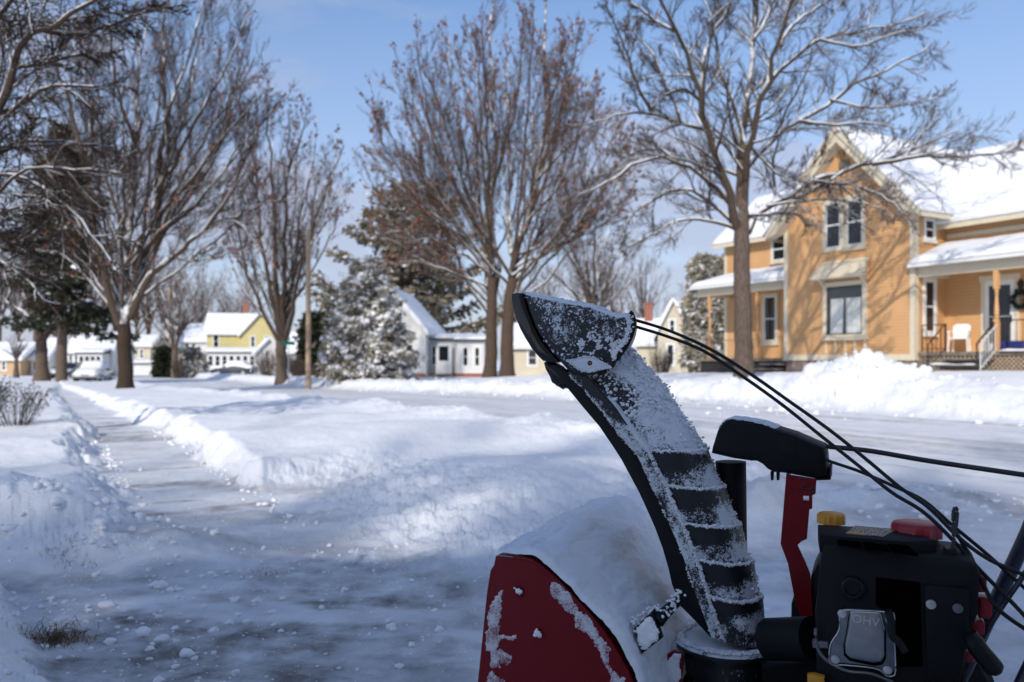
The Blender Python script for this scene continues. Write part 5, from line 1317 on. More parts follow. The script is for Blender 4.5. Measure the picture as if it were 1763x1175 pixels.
# scraper shoe and small red bracket between housing and chute
mb = bmb(); q = UP(z3([(1118,985),(1150,965),(1190,975),(1205,1000),(1190,1200),(1112,1200)]), .2); mb.prism(q, .20, .215, ax=1, bev=.003); br_o = mb.build('chute_bracket', M['red_plain'], bl)
crust(z3([(1128,995),(1155,975),(1185,985),(1190,1010),(1175,1190),(1125,1190)]), .1995, .004, seed=9, parent=br_o)
# clean-out tool clipped on the housing
pdl = z3([(930,845),(1035,745),(1085,900),(975,985)])
mb = bmb(); P = UP(pdl, .05); mb.prism(P, .05, .075, ax=1, bev=.004); ct = mb.build('clean_out_paddle', M['black_pl'], bl, smooth=True)
crust(z3([(945,855),(1030,765),(1070,895),(980,965)]), .0485, .004, seed=11, parent=ct)
mb = bmb(); mb.tube([u3(*z3([(1062,800)])[0], .065), u3(*z3([(1110,750)])[0], .08), u3(*z3([(1175,690)])[0], .12)], [.016, .013, .011], 12); mb.build('tool_handle', M['black_pl'], ct, smooth=True)
P3 = [u3(*z3([(x, y)])[0], .072) for x, y in ((925,840),(985,770),(1050,735),(1110,760),(1150,700),(1180,640))]
V, Fq = lumps(np.repeat(resample(P3, 40), 3, 0) + np.random.default_rng(3).normal(size=(120, 3)) * [.006, .008, .005], np.random.default_rng(4).uniform(.0015, .0045, 120), .8)
mesh_np('snow_clumps', V @ BT[:3, :3].T + BT[:3, 3], Fq, M['snow_fine'], ct)

# chute
vn_, vc, vf = .275, .36, .445
ST = [((976,642),(1081,596)), ((1003,668),(1118,636)), ((1040,711),(1147,671)), ((1060,740),(1176,717)), ((1083,766),(1203,757)),
      ((1092,775),(1212,773)), ((1121,833),(1243,838)), ((1149,895),(1270,903)), ((1176,958),(1291,966)), ((1197,1022),(1306,1027)), ((1226,1098),(1320,1104))]
Fp = np.array([u3(*a, vn_) for a, b in ST]); Bp = np.array([u3(*b, vc) for a, b in ST])
rib_i = {5: 0, 6: 1, 7: 2, 8: 3, 9: 4}
def station(t, off):
    i = min(int(t), len(ST) - 2); f_ = t - i; A = Fp[i] * (1-f_) + Fp[i+1] * f_; Bq = Bp[i] * (1-f_) + Bp[i+1] * f_
    out = []
    prof = [(0, -.085), (.12, -.086), (.20, -.086), (.225, -.094), (.25, -.096), (.275, -.090), (.30, -.086), (.45, -.086), (.60, -.083), (.72, -.076), (.82, -.064), (.90, -.046), (.96, -.025), (1.0, 0)]
    prof += [(a, -b) for a, b in prof[-2::-1]]
    for a, b in prof:
        p_ = A * (1 - a) + Bq * a; o = off if a > .29 else 0; s_ = np.sign(b)
        vv2 = vc + b * (1 + o / .085); p_ = np.array([p_[0] - .28 * max(b, 0) + (o * a if a > .5 else 0), vv2, p_[2]]); out.append(p_)
    return out
mb = bmb(); rings = []
seq = list(np.linspace(0, 5, 26)); 
for i in range(5, 10):
    seq += ['L%d' % i]
cur_off = 0.; ts = list(np.linspace(0, 4.97, 30)); rings = [station(t, -.004 * 0) for t in ts]
for i in range(5, 10):
    rings.append(station(i - .03, .0)); rings.append(station(i, .010)); 
    for t in np.linspace(i, i + .93, 10)[1:]: rings.append(station(t, .010 * (1 - (t - i)) ** 1.0 + .0))
rings.append(station(9.999, 0))
mb.loft(rings, closed=False); ch = mb.build('chute', M['frost_black'], bl, smooth=True)
zs_r = [(Fp[i][2] + Bp[i][2]) / 2 for i in range(5, 10)]
def fr_ch(co):
    z = co[:, 2]; top = ss(z, zs_r[0] - .01, zs_r[0] + .02); a = -.03 + .10 * top
    for i, zr in enumerate(zs_r):
        nxt = zs_r[i + 1] if i < 4 else zs_r[4] - .07
        a = a + np.where((z < zr - .004) & (z > nxt), -.22 * ss((z - nxt) / (zr - nxt), .35, .75) + .06 * (1 - ss((z - nxt) / (zr - nxt), .1, .4)), 0)
    a = a - .15 * np.exp(-((z - Fp[1][2]) / .03) ** 2) * (co[:, 1] < vc)
    uF = np.interp(z, Fp[::-1, 2], Fp[::-1, 0]); uB = np.interp(z, Bp[::-1, 2], Bp[::-1, 0]); fr_ = (co[:, 0] - uF) / (uB - uF)
    a = np.where((fr_ < .27) & (top < .9), .06, a) + .10 * ss(fr_, .8, 1)
    a = a - .16 * (1 - ss(fr_, .35, .7)) * ss(z, Fp[4][2], Fp[2][2]) * (fr_ > .05)
    return a
# finer skin so the frost attribute is smooth
setfrost(ch, fr_ch)
# snow lying on the ledges and along the seam
rg = np.random.default_rng(9); C, Sz = [], []
for i in range(5, 10):
    for t, n_ in ((i - .015, 330),):
        s_ = np.array(station(t, .008)); idx = slice(6, 22); P = resample(s_[idx], n_); C.append(P + rg.normal(size=P.shape) * [.0012, .0016, .0016]); Sz.append(rg.uniform(.0012, .0042, n_))
tt = rg.uniform(3.0, 9.9, 1100); P = np.array([station(t, 0)[4] for t in tt]); C.append(P + rg.normal(size=P.shape) * [.002, .0015, .002]); Sz.append(rg.uniform(.0012, .0034, len(tt)))
tt = rg.uniform(0.2, 10, 900); tt = tt[rg.random(900) < ss(fbm(tt * 2.1, tt * 0, 3, 4), .4, .6)]; P = np.array([station(t, 0)[0] for t in tt]); C.append(P + rg.normal(size=P.shape) * [.0012, .001, .002]); Sz.append(rg.uniform(.001, .0022, len(tt)))
# clods stuck on the upper chute and its back
tt = rg.random(1500) ** 1.3 * 4.8 + .2; aa = rg.integers(8, 15, 1500); P = np.array([station(t, 0)[a] for t, a in zip(tt, aa)]); w_ = ss(fbm(tt * 2.3, aa * .8, 3, 5), .35, .6)
C.append(P + rg.normal(size=P.shape) * [.006, .002, .006]); Sz.append(rg.uniform(.0008, .0036, 1500) * (.3 + .7 * w_))
tt = rg.random(350) * 2.6 + .1; P = np.array([station(t, 0)[int(a)] * (1 - f_) + station(t, 0)[int(a) + 1] * f_ for t, a, f_ in zip(tt, rg.integers(6, 12, 350), rg.random(350))]); C.append(P + rg.normal(size=P.shape) * [.004, .001, .004]); Sz.append(rg.uniform(.002, .0065, 350) * rg.random(350) ** .5)
tt = rg.random(900) * 9; P = np.array([station(t, 0)[13] for t in tt]); C.append(P + rg.normal(size=P.shape) * [.002, .012, .002]); Sz.append(rg.uniform(.0012, .0036, 900))
V, Fq = lumps(np.concatenate(C), np.concatenate(Sz), .85, rg); mesh_np('stuck_snow', V @ BT[:3, :3].T + BT[:3, 3], Fq, M['snow_fine'], ch)
# black flange in front of the seam, both sides
outl = [(944,628),(976,669),(1003,702),(1031,735),(1052,766),(1069,792),(1084,820),(1099,848),(1112,876),(1127,910),(1140,945),(1150,980),(1156,1007),(1171,1045),(1196,1070),(1222,1098)]
inl = [(1226,1098),(1197,1022),(1176,958),(1149,895),(1121,833),(1092,775),(1083,766),(1060,740),(1040,711),(1003,668),(976,642),(960,628)]
fo = UP(outl + inl, vn_); sides = []
for a, b in ((vn_ + .003, vn_ + .012), (vf - .012, vf - .003)):
    mb = bmb(); mb.prism(fo, a, b, ax=1, bev=.002); mb.build('chute_flange', M['black_pl'], ch, smooth=True)
mb = bmb(); Po = resample([(a, 0, b) for a, b in UP(outl, vn_)], 40); Pi = Po + np.array([.028, 0, -.012])
mb.loft([[(p_[0], vn_ + .013, p_[2]) for p_ in Pi], [(p_[0], vf - .013, p_[2]) for p_ in Pi]], closed=False); mb.build('chute_liner', M['black_gloss'], ch, smooth=True)
# base ring and neck
c = u3(1250, 1098, vc); rr_ = .098
ring = bmb(); ring.lathe((c[0], vc, c[2] - .012), [(rr_ * .8, .012), (rr_ * 1.18, .010), (rr_ * 1.25, .004), (rr_ * 1.25, -.004), (rr_ * 1.0, -.008), (rr_ * .98, -.03)], 40); ro = ring.build('chute_ring', M['frost_black'], bl, smooth=True); setfrost(ro, lambda co: np.full(len(co), -.20))
nk = bmb(); nk.lathe((c[0], vc, c[2] - .04), [(rr_ * .98, 0), (rr_ * 1.0, -.05), (rr_ * .96, -.12), (rr_ * 1.15, -.13), (rr_ * 1.15, -.15), (rr_ * 1.2, -.30), (rr_ * 1.2, -.5)], 40); no_ = nk.build('chute_neck', M['frost_black'], bl, smooth=True); setfrost(no_, lambda co: np.full(len(co), -.10))
an = rg.uniform(math.pi * .75, math.pi * 2.05, 700); P = np.stack([c[0] + np.cos(an) * rr_ * rg.uniform(1.0, 1.22, 700), vc + np.sin(an) * rr_ * rg.uniform(1.0, 1.22, 700), np.full(700, c[2] + .001)], 1)
V, Fq = lumps(P, rg.uniform(.0015, .0055, 700) * (.4 + .6 * ss(fbm(an * 3, an * 0, 3, 8), .3, .6)), .6, rg); mesh_np('stuck_snow', V @ BT[:3, :3].T + BT[:3, 3], Fq, M['snow_fine'], ro)

# deflector hood
def SH(mb):     # the chute is turned a little on its ring
    for V_ in mb.v:
        lv = (V_ - BT[:3, 3]) @ BT[:3, :3]; V_ -= (.28 * np.clip(lv[:, 1] - vn_, 0, 1))[:, None] * BU
z1 = lambda pts: [(800 + x / 3.456, 480 + y / 3.456) for x, y in pts]
hood = z1([(345,85),(400,92),(450,100),(520,113),(600,130),(680,143),(760,160),(820,180),(870,205),(900,214),(940,214),(985,207),(1000,225),(1004,260),(1000,300),(985,350),(960,395),(925,440),(900,490),(880,530),(800,560),(740,575),(680,580),(620,560),(575,510),(520,450),(475,395),(440,340),(410,285),(390,230),(375,190),(362,145)])
Hh = np.array(UP(hood, vn_ - .012)); c0_ = Hh.mean(0)
def scale_in(P, d):
    n = len(P); e1 = np.roll(P, -1, 0) - P; e0 = P - np.roll(P, 1, 0); e1 /= np.linalg.norm(e1, axis=1)[:, None]; e0 /= np.linalg.norm(e0, axis=1)[:, None]
    ar = np.sum(P[:, 0] * np.roll(P[:, 1], -1) - P[:, 1] * np.roll(P[:, 0], -1)); sg = 1 if ar > 0 else -1
    nn = np.stack([-(e1 + e0)[:, 1], (e1 + e0)[:, 0]], 1); nn /= np.linalg.norm(nn, axis=1)[:, None]; return P + sg * nn * d
mb = bmb(); rings = []
for ins, v in ((.010, vn_ - .019), (.0065, vn_ - .018), (.003, vn_ - .015), (.001, vn_ - .009), (0, vn_), (0, vn_ + .03), (0, vc), (0, vf - .03), (0, vf), (.001, vf + .009), (.003, vf + .015), (.0065, vf + .018), (.010, vf + .019)):
    q = scale_in(Hh, ins); rings.append([(a - .28 * (v - vn_), v, b) for a, b in q])
# side faces: fill by fans to an inner polygon
for ins in ():
    q = Hh; rings.insert(0, [(a, vn_ - .020, b) for a, b in q]); rings.append([(a - .28 * (vf - vn_), vf + .020, b) for a, b in q])
mb.loft(rings); ho = mb.build('deflector_hood', M['frost_black'], bl, smooth=True)
def fr_h(co):
    return np.full(len(co), -.045)
def fr_h_old(co):
    q = co[:, [0, 2]]; d = np.min(np.linalg.norm(q[:, None] - Hh[None], axis=2), axis=1)
    return .0 + .20 * (1 - ss(d, .0, .028)) 
# add in-between points on the near face so frost can vary
setfrost(ho, fr_h)
lip = z1([(280,90),(310,84),(345,85),(362,145),(375,190),(390,230),(410,285),(440,340),(475,395),(520,450),(560,497),(540,500),(465,490),(430,455),(400,420),(360,355),(330,300),(305,240),(290,190),(280,140)])
mb = bmb(); mb.prism(UP(lip, vn_ - .012), vn_ - .014, vf + .014, ax=1, bev=.004); SH(mb); lo = mb.build('deflector_lip', M['black_gloss'], ho, smooth=True)
rim = z1([(985,205),(1000,222),(1006,260),(1002,305),(987,352),(963,397),(928,442),(905,480)]); Pr = resample([(a, 0, b) for a, b in UP(rim, vn_ - .012)], 20)
mb = bmb(); rings = []
for v, gr in ((vn_ - .022, .006), (vn_ - .024, .0), (vf + .024, 0.), (vf + .022, .006)):
    pass
nrm = np.gradient(Pr, axis=0); nrm = np.stack([-nrm[:, 2], 0 * nrm[:, 0], nrm[:, 0]], 1); nrm /= np.linalg.norm(nrm, axis=1)[:, None]
nrm *= np.sign((nrm @ np.array([1, 0, .2])).mean())
for p_, n_ in zip(Pr, nrm):
    a, b = p_ - n_ * .004, p_ + n_ * .008; rings.append([(a[0], vn_ - .024, a[2]), (b[0], vn_ - .022, b[2]), (b[0], vf + .022, b[2]), (a[0], vf + .024, a[2])])
mb.loft(rings); SH(mb); ri = mb.build('hood_rim', M['black_pl'], ho, smooth=True)
P = resample([(p_[0] - n_[0] * .006, vn_ - .021, p_[2] - n_[2] * .006) for p_, n_ in zip(Pr, nrm)], 260); C = [P + rg.normal(size=P.shape) * [.003, .001, .003]]; Sz = [rg.uniform(.0015, .0042, 260)]
top = resample([(a, 0, b) for a, b in Hh[:12]], 900); top = top[rg.integers(0, 900, 1700)]; top[:, 1] = rg.uniform(vn_ - .008, vf, 1700); top[:, 0] -= .28 * np.clip(top[:, 1] - vn_, 0, 1); C.append(top + rg.normal(size=top.shape) * [.001, .001, .0012]); Sz.append(rg.uniform(.0012, .0040, 1700))
def in_poly(q, P):
    ins = np.zeros(len(q), bool)
    for i in range(len(P)):
        a = P[i]; b = P[(i + 1) % len(P)]; ins ^= ((a[1] > q[:, 1]) != (b[1] > q[:, 1])) & (q[:, 0] < (b[0] - a[0]) * (q[:, 1] - a[1]) / (b[1] - a[1] + 1e-12) + a[0])
    return ins
q = rg.random((9000, 2)) * (Hh.max(0) - Hh.min(0)) + Hh.min(0); q = q[in_poly(q, scale_in(Hh, .006))]
lowm = U(1018, 595, vn_)[1]; pr_ = .05 + .8 * np.exp(-((q[:, 1] - lowm) / .022) ** 2) * (q[:, 0] > U(1000, 590, vn_)[0]); pr_ *= ss(fbm(q[:, 0] * 45, q[:, 1] * 45, 3, 77), .35, .62) * 1.4
q = q[rg.random(len(q)) < pr_]; C.append(np.stack([q[:, 0], np.full(len(q), vn_ - .0195), q[:, 1]], 1)); Sz.append(rg.uniform(.0009, .0036, len(q)))
V, Fq = lumps(np.concatenate(C), np.concatenate(Sz), .9, rg); mesh_np('stuck_snow', V @ BT[:3, :3].T + BT[:3, 3], Fq, M['snow_fine'], ho)
# pivot boss
bs = z1([(608,487),(650,480),(700,467),(735,463),(775,470),(800,487),(835,505),(872,528),(840,535),(790,545),(750,556),(700,548),(660,525),(630,500)])
mb = bmb(); mb.prism(UP(bs, vn_ - .03), vn_ - .034, vn_ - .016, ax=1, bev=.003); bo = mb.build('pivot_boss', M['frost_black'], ho, smooth=True); setfrost(bo, lambda co: np.full(len(co), .30))
bc = u3(*z1([(748,503)])[0], vn_ - .03); mb = bmb(); mb.cyl((bc[0], vn_ - .030, bc[2]), (bc[0], vn_ - .0345, bc[2]), .0060, 16); mb.build('bolt_recess', M['iron'], bo); mb = bmb(); mb.cyl((bc[0], vn_ - .03, bc[2]), (bc[0], vn_ - .0355, bc[2]), .0036, 6); mb.build('pivot_bolt', M['rust'], bo)
P = resample([(a, vn_ - .0345, b) for a, b in UP(bs + bs[:1], vn_ - .03)], 240); V, Fq = lumps(P + rg.normal(size=P.shape) * .0007, rg.uniform(.0009, .002, 240), .9, rg); mesh_np('stuck_snow', V @ BT[:3, :3].T + BT[:3, 3], Fq, M['snow_fine'], bo)
kb = z1([(470,500),(490,485),(520,500),(560,520),(600,560),(620,580),(612,655),(580,652),(545,640),(520,610),(500,575),(480,540)])
mb = bmb(); mb.prism(UP(kb, vn_ + .03), vn_ + .02, vn_ + .075, ax=1, bev=.012); mb.build('wing_knob', M['black_gloss'], ho, smooth=True)
kc = u3(948, 655, vn_ + .03)
for v in (vn_ + .03, vn_ + .05, vn_ + .07):
    mb = bmb(); mb.tube([u3(945, 632, v), u3(955, 655, v), u3(972, 668, v)], [.006, .009, .006], 10); mb.build('knob_ridge', M['black_gloss'], ho, smooth=True)

# cables
def cable(name, pts, vs, r=.0042, parent=bl, mat=None, n=60):
    vs = np.interp(np.linspace(0, 1, len(pts)), np.linspace(0, 1, len(vs)), vs); P = [u3(x, y, v) for (x, y), v in zip(pts, vs)]
    mb = bmb(); mb.tube(resample(P, n), r, 10); return mb.build(name, mat or M['rubber'], parent, smooth=True)
cable('deflector_cable', [(1078,547),(1092,551),(1150,569),(1220,600),(1290,643),(1360,692),(1430,742),(1490,790),(1550,840),(1600,875),(1650,925),(1700,962),(1763,990),(1860,1030)], (vc, .3, .2, .1), .0039)
cable('deflector_cable', [(1078,558),(1092,562),(1150,580),(1210,604),(1275,646),(1345,696),(1415,752),(1478,802),(1535,848),(1590,882),(1645,935),(1690,985),(1740,1035),(1800,1100)], (vc, .3, .2, .1), .0039)
cable('rotation_cable', [(1405,780),(1425,793),(1480,812),(1540,838),(1590,862),(1640,905),(1700,955),(1763,1012),(1830,1070)], (.36, .25, .15), .0036)
cable('throttle_cable', [(1645,915),(1665,950),(1690,1000),(1715,1045),(1763,1082),(1830,1120)], (.2, .12, .1), .004)
cable('control_rod', [(1395,764),(1425,769),(1500,777),(1600,794),(1763,818),(1950,846)], (.40, .40, .38), .0058, mat=M['rod'])
# chute crank gearbox
z2 = lambda pts: [(1150 + x / 2.374, 680 + y / 2.374) for x, y in pts]
gh = z2([(175,240),(180,215),(200,150),(215,120),(240,103),(300,105),(380,120),(440,140),(520,165),(600,200),(640,215),(648,250),(655,335),(600,345),(480,322),(430,318),(405,305),(385,285),(360,272),(340,272),(270,262)])
mb = bmb(); mb.prism(UP(gh, .33), .33, .45, ax=1, bev=.012); gx_ = mb.build('crank_gearbox', M['black_matt'], bl, smooth=True)
mb = bmb(); mb.prism(UP(z2([(600,345),(655,338),(655,300),(666,298),(664,350),(600,352)]), .335), .34, .44, ax=1, bev=.002); mb.build('gearbox_foot', M['black_matt'], gx_)
for a in (418, 442):
    mb = bmb(); mb.prism(UP(z2([(a,315),(a+14,315),(a+12,350),(a+2,350)]), .36), .36, .38, ax=1, bev=.002); mb.build('clip', M['black_pl'], gx_)
mb = bmb(); mb.prism(UP(z2([(455,165),(515,180),(515,235),(455,230)]), .328), .3285, .3302, ax=1); mb.build('gearbox_recess', M['black_pl'], gx_)
Pt = resample([(a, 0, b) for a, b in UP(z2([(205,140),(240,104),(300,106),(380,121),(440,141)]), .33)], 300)[rg.integers(0, 300, 900)]; Pt[:, 1] = rg.uniform(.335, .44, 900)
V, Fq = lumps(Pt + [0, 0, .001], rg.uniform(.0015, .004, 900) , .5, rg); mesh_np('stuck_snow', V @ BT[:3, :3].T + BT[:3, 3], Fq, M['snow_fine'], gx_)
mb = bmb(); a, b = u3(1258, 795, .42), u3(1262, 1010, .42); mb.tube([a, (a + b) / 2, b], [.037, .036, .035], 24); mb.build('crank_housing', M['black_matt'], bl, smooth=True)
# red support bracket
rb = z2([(483,325),(607,345),(603,405),(590,412),(590,465),(578,470),(568,590),(545,600),(530,615),(560,680),(582,735),(600,1000),(610,1190),(575,1190),(560,960),(520,850),(490,690),(460,610)])
mb = bmb(); mb.prism(UP(z2([(610,690),(585,740),(582,820),(520,815),(505,850),(500,1200),(640,1200),(640,690)]), .34), .33, .50, ax=1, bev=.008); mb.build('recoil_housing', M['black_matt'], bl, smooth=True)
mb = bmb(); Pb = UP(rb, .32); mb.prism(Pb, .32, .326, ax=1, bev=.001); mb.prism([Pb[0], Pb[15], Pb[14], Pb[13], (Pb[13][0] + .006, Pb[13][1]), (Pb[14][0] + .006, Pb[14][1]), (Pb[15][0] + .006, Pb[15][1]), (Pb[0][0] + .006, Pb[0][1])], .327, .37, ax=1)
rbo = mb.build('support_bracket', M['red_plain'], bl)
hc = u3(1388, 858, .32); mb = bmb(); mb.tube([(hc[0] - .006, .3195, hc[2]), (hc[0] + .006, .3195, hc[2])], .0055, 10); mb.build('bracket_hole_snow', M['snow_fine'], rbo)
mb = bmb(); mb.tube(resample([u3(x, y, .315) for x, y in ((1376,826),(1382,822),(1388,828),(1384,835),(1378,840),(1392,842),(1402,838),(1400,846),(1394,852),(1398,838))], 40), .0009, 6); mb.build('cotter_pin', M['rod'], rbo)

# engine
zz_ = z2
EV = .10     # near face of the engine shroud
face = zz_([(640,612),(760,628),(900,646),(1060,668),(1180,682),(1240,694),(1268,712),(1276,745),(1270,900),(1232,985),(1222,1060),(1216,1300),(600,1300),(606,1175),(600,900),(612,800),(622,690),(628,640)])
Pf = np.array(UP(face, EV)); zt0 = Pf[0][1]
engine = bmb(); D_ = .36; tops = Pf.copy()
rings = []
for v, dz, ins in ((EV, -.004, .006), (EV + .004, 0, .001), (EV + .012, .003, 0), (EV + .10, .008, 0), (EV + .165, .004, .0), (EV + .185, -.015, .004), (EV + .22, -.06, .01), (EV + D_, -.07, .02)):
    q = scale_in(Pf, ins); rings.append([(a, v, b + (dz if b > .45 else 0)) for a, b in q])
engine.loft(rings); en = engine.build('engine_shroud', M['black_matt'], bl, smooth=True)
zmax = float(Pf[:, 1].max())
def topz(u): # height of the shroud top along u
    i = np.argsort(Pf[:6, 0]); return float(np.interp(u, Pf[:6][i][:, 0], Pf[:6][i][:, 1])) + .0125
# raised top cover, grille slots, label, caps
uL, uR = U(1411, 905, .30)[0], U(1600, 915, .30)[0]
def TP(px, py, z):      # where the sight line meets the level plane z of the machine -> (u, v)
    r = ray(px, py); k = (z - CZ) / r[2]; p = r * k + np.array([0, 0, CZ]) - BO; return np.array([p @ BU, p @ BV])
zc = topz(uL + .05)
q = [TP(1411, 926, zc), TP(1560, 938, zc), TP(1612, 936, zc), TP(1575, 920, zc), TP(1500, 913, zc), TP(1408, 908, zc)]
mb = bmb(); mb.prism([tuple(a) for a in q], zc - .03, zc + .006, ax=2, bev=.003); mb.build('fuel_tank_cover', M['black_matt'], en, smooth=True)
Q4 = [np.array(c) for c in ((1436, 917), (1556, 933), (1587, 958), (1440, 937))]
def bil(a, b): return Q4[0] * (1-a) * (1-b) + Q4[1] * a * (1-b) + Q4[2] * a * b + Q4[3] * (1-a) * b
zg = topz(uL + .12) + .001
for c in range(3):
    for r_ in range(4):
        a0, a1, b0, b1 = .02 + c * .335, .02 + c * .335 + .29, .04 + r_ * .24, .04 + r_ * .24 + .14
        P = [TP(*bil(a, b), zg) for a, b in ((a0, b0), (a1, b0), (a1, b1), (a0, b1))]
        mb = bmb(); mb.prism([tuple(p_) for p_ in P], zg - .004, zg + .0012, ax=2); mb.build('grille_slot_shade', M['shade_black'], en)  # raised black strips, painted as the shaded slots
m, nt, p = newmat('warning_label')
c = mixc(nt, ramp(nt, noise(nt, 160, 2, .6, sc3=(3, .35, 1)), .45, .55), (.03, .028, .02), (.34, .30, .2)); c = mixc(nt, ramp(nt, noise(nt, 18, 1), .55, .6), c, (.45, .20, .06)); nt.links.new(c, p.inputs['Base Color']); p.inputs['Roughness'].default_value = .5
M['label'] = m
P = [TP(*c, zc + .0065) for c in ((1456, 919), (1520, 925), (1545, 912), (1472, 906))]
mb = bmb(); mb.prism([tuple(p_) for p_ in P], zc + .0065, zc + .0075, ax=2); mb.build('warning_label', M['label'], en)
def cap(name, px, py, v, r, h, mat, ridges, parent):
    c = u3(px, py, v); ang = np.linspace(0, 2 * math.pi, ridges * 4, endpoint=False); k = 1 + .045 * np.sign(np.sin(ang * ridges)); rings = []
    for rr2, hh in ((.80, -h * .9), (1.0, -h * .85), (1.0, h * .55), (.93, h * .85), (.82, h)):
        rings.append([(c[0] + math.cos(a) * r * rr2 * kk, c[1] + math.sin(a) * r * rr2 * kk, c[2] + hh) for a, kk in zip(ang, k)])
    mb = bmb(); mb.loft(rings); return mb.build(name, mat, parent, smooth=True), c
yc, _ = cap('oil_cap', 1431, 893, EV + .15, .028, .012, M['yellow_cap'], 14, en)
rc, rcc = cap('fuel_cap', 1578, 912, EV + .13, .047, .015, M['red_cap'], 10, en)
mb = bmb(); mb.cyl(rcc + [0, 0, -.04], rcc + [0, 0, -.012], .040, 20); mb.build('filler_neck', M['black_matt'], en, smooth=True)
def text(body, size, c, rot, mat, name, parent, ext=.0006):
    cu = bpy.data.curves.new(name, 'FONT'); cu.body = body; cu.size = size; cu.extrude = ext; cu.align_x = 'CENTER'; cu.align_y = 'CENTER'
    o = bpy.data.objects.new(name, cu); COL.objects.link(o); dg = bpy.context.evaluated_depsgraph_get(); me = bpy.data.meshes.new_from_object(o.evaluated_get(dg)); bpy.data.objects.remove(o)
    me.materials.clear(); me.materials.append(mat); ob = bpy.data.objects.new(name, me); COL.objects.link(ob); ob.parent = parent
    Mm = Matrix.Translation(Vector([float(q) for q in c])) @ rot; me.transform(Mm); return ob
Rx = Matrix.Rotation(R(90), 4, 'X')
text('C', .017, (rcc[0] - .004, rcc[1] - .0475, rcc[2] - .004), Rx, M['ink'], 'letter', rc)
# choke wire loop on the top right corner
mb = bmb(); mb.tube(resample([u3(x, y, EV + .05) for x, y in ((1638,952),(1642,930),(1641,900),(1642,880),(1645,874),(1648,880),(1645,910),(1637,912))], 30), .0035, 8); mb.build('cable_guide', M['rod'], en, smooth=True)
mb = bmb(); mb.box(tuple(u3(1627, 953, EV + .05) - [0, .01, .006]), tuple(u3(1645, 945, EV + .07) + [0, .01, .004])); mb.build('guide_bracket', M['iron'], en)
# recess shown by a black plate with its shade in the colour; round knob
mb = bmb(); mb.prism(UP(zz_([(850,745),(1030,765),(1040,1110),(930,1110),(880,880),(850,860)]), EV), EV - .003, EV - .0005, ax=1, bev=.001); mb.build('shroud_recess_shade', M['shade_black'], en)
mb = bmb(); mb.prism(UP(zz_([(1045,770),(1230,790),(1225,980),(1190,1175),(1060,1175)]), EV), EV - .010, EV - .0005, ax=1, bev=.003); pnl = mb.build('side_panel', M['black_matt'], en, smooth=True)
c = u3(1150 + 755 / 2.374, 680 + 785 / 2.374, EV); mb = bmb(); mb.lathe((c[0], EV, c[2]), [(.022, -.002), (.022, -.014), (.018, -.018), (.014, -.018), (.014, -.012), (.002, -.012)], 24, axis=1); mb.build('primer_bulb', M['black_pl'], en, smooth=True)
for x, y, mt in ((1075, 857, M['zinc']), (1185, 874, M['alu_flange'])):
    c = u3(1150 + x / 2.374, 680 + y / 2.374, EV - .012); mb = bmb(); mb.lathe((c[0], EV - .010, c[2]), [(.009, 0), (.009, -.003), (.0065, -.0035), (.0065, -.008), (.001, -.009)], 12, axis=1); mb.build('shroud_bolt', mt, pnl, smooth=True)
# valve cover
fl_ = zz_([(700,890),(730,880),(900,890),(925,905),(925,1000),(930,1130),(915,1150),(890,1148),(850,1120),(720,1105),(680,1105),(660,1085),(665,1020),(700,960)])
mb = bmb(); mb.prism(UP(fl_, EV - .02), EV - .012, EV - .001, ax=1, bev=.003); vco = mb.build('valve_cover', M['alu_flange'], bl, smooth=True)
cv = zz_([(745,893),(760,888),(850,892),(870,900),(876,925),(886,960),(886,1070),(872,1095),(840,1100),(745,1080),(725,1060),(722,1020),(735,960),(740,920)])
mb = bmb(); mb.prism(UP(cv, EV - .03), EV - .030, EV - .0125, ax=1, bev=.006); dome = mb.build('cover_dome', M['alu'], vco, smooth=True)
Pd = np.array(UP(cv, EV - .0125)); Pd = Pd.mean(0) + (Pd - Pd.mean(0)) * 1.07
mb = bmb(); mb.prism([tuple(p_) for p_ in Pd], EV - .0132, EV - .0119, ax=1); mb.build('cover_gap_shade', M['shade_black'], vco)  # added black sheet, painted as the shaded gap round the dome
Pf2 = resample([(a, EV - .0125, b) for a, b in (lambda q: q + q[:1])(UP(fl_, EV - .0125))], 80); mb = bmb(); mb.tube(Pf2, .0013, 6); mb.build('cover_rim_highlight', M['zinc'], vco, smooth=True)  # bright tube added as a highlight along the flange outline
Pf3 = resample([(a, EV - .030, b) for a, b in UP(cv[:6], EV - .030)], 20); mb = bmb(); mb.tube(Pf3, .0011, 6); mb.build('cover_edge_highlight', M['zinc'], dome, smooth=True)  # thin bright tube painted as the highlight on the dome edge
tcn = u3(1150 + 808 / 2.374, 680 + 923 / 2.374, EV - .03)
text('OHV', .0225, (tcn[0], EV - .0303, tcn[2]), Rx @ Matrix.Rotation(R(-4), 4, 'Z'), M['zinc'], 'embossed_letters', dome, .0016)
for x, y in ((712, 895), (907, 922), (684, 1082), (897, 1126)):
    c = u3(1150 + x / 2.374, 680 + y / 2.374, EV - .013); mb = bmb(); mb.lathe((c[0], EV - .0125, c[2]), [(.0085, 0), (.0085, -.002), (.006, -.0025), (.006, -.007), (.001, -.0075)], 10, axis=1); mb.build('cover_bolt', M['zinc'], vco, smooth=True)
mb = bmb(); mb.tube(resample([u3(1150 + x / 2.374, 680 + y / 2.374, EV - .035) for x, y in ((900,880),(912,930),(918,985),(945,1010),(970,1050))], 20), .0075, 10); mb.build('breather_hose', M['rubber'], vco, smooth=True)
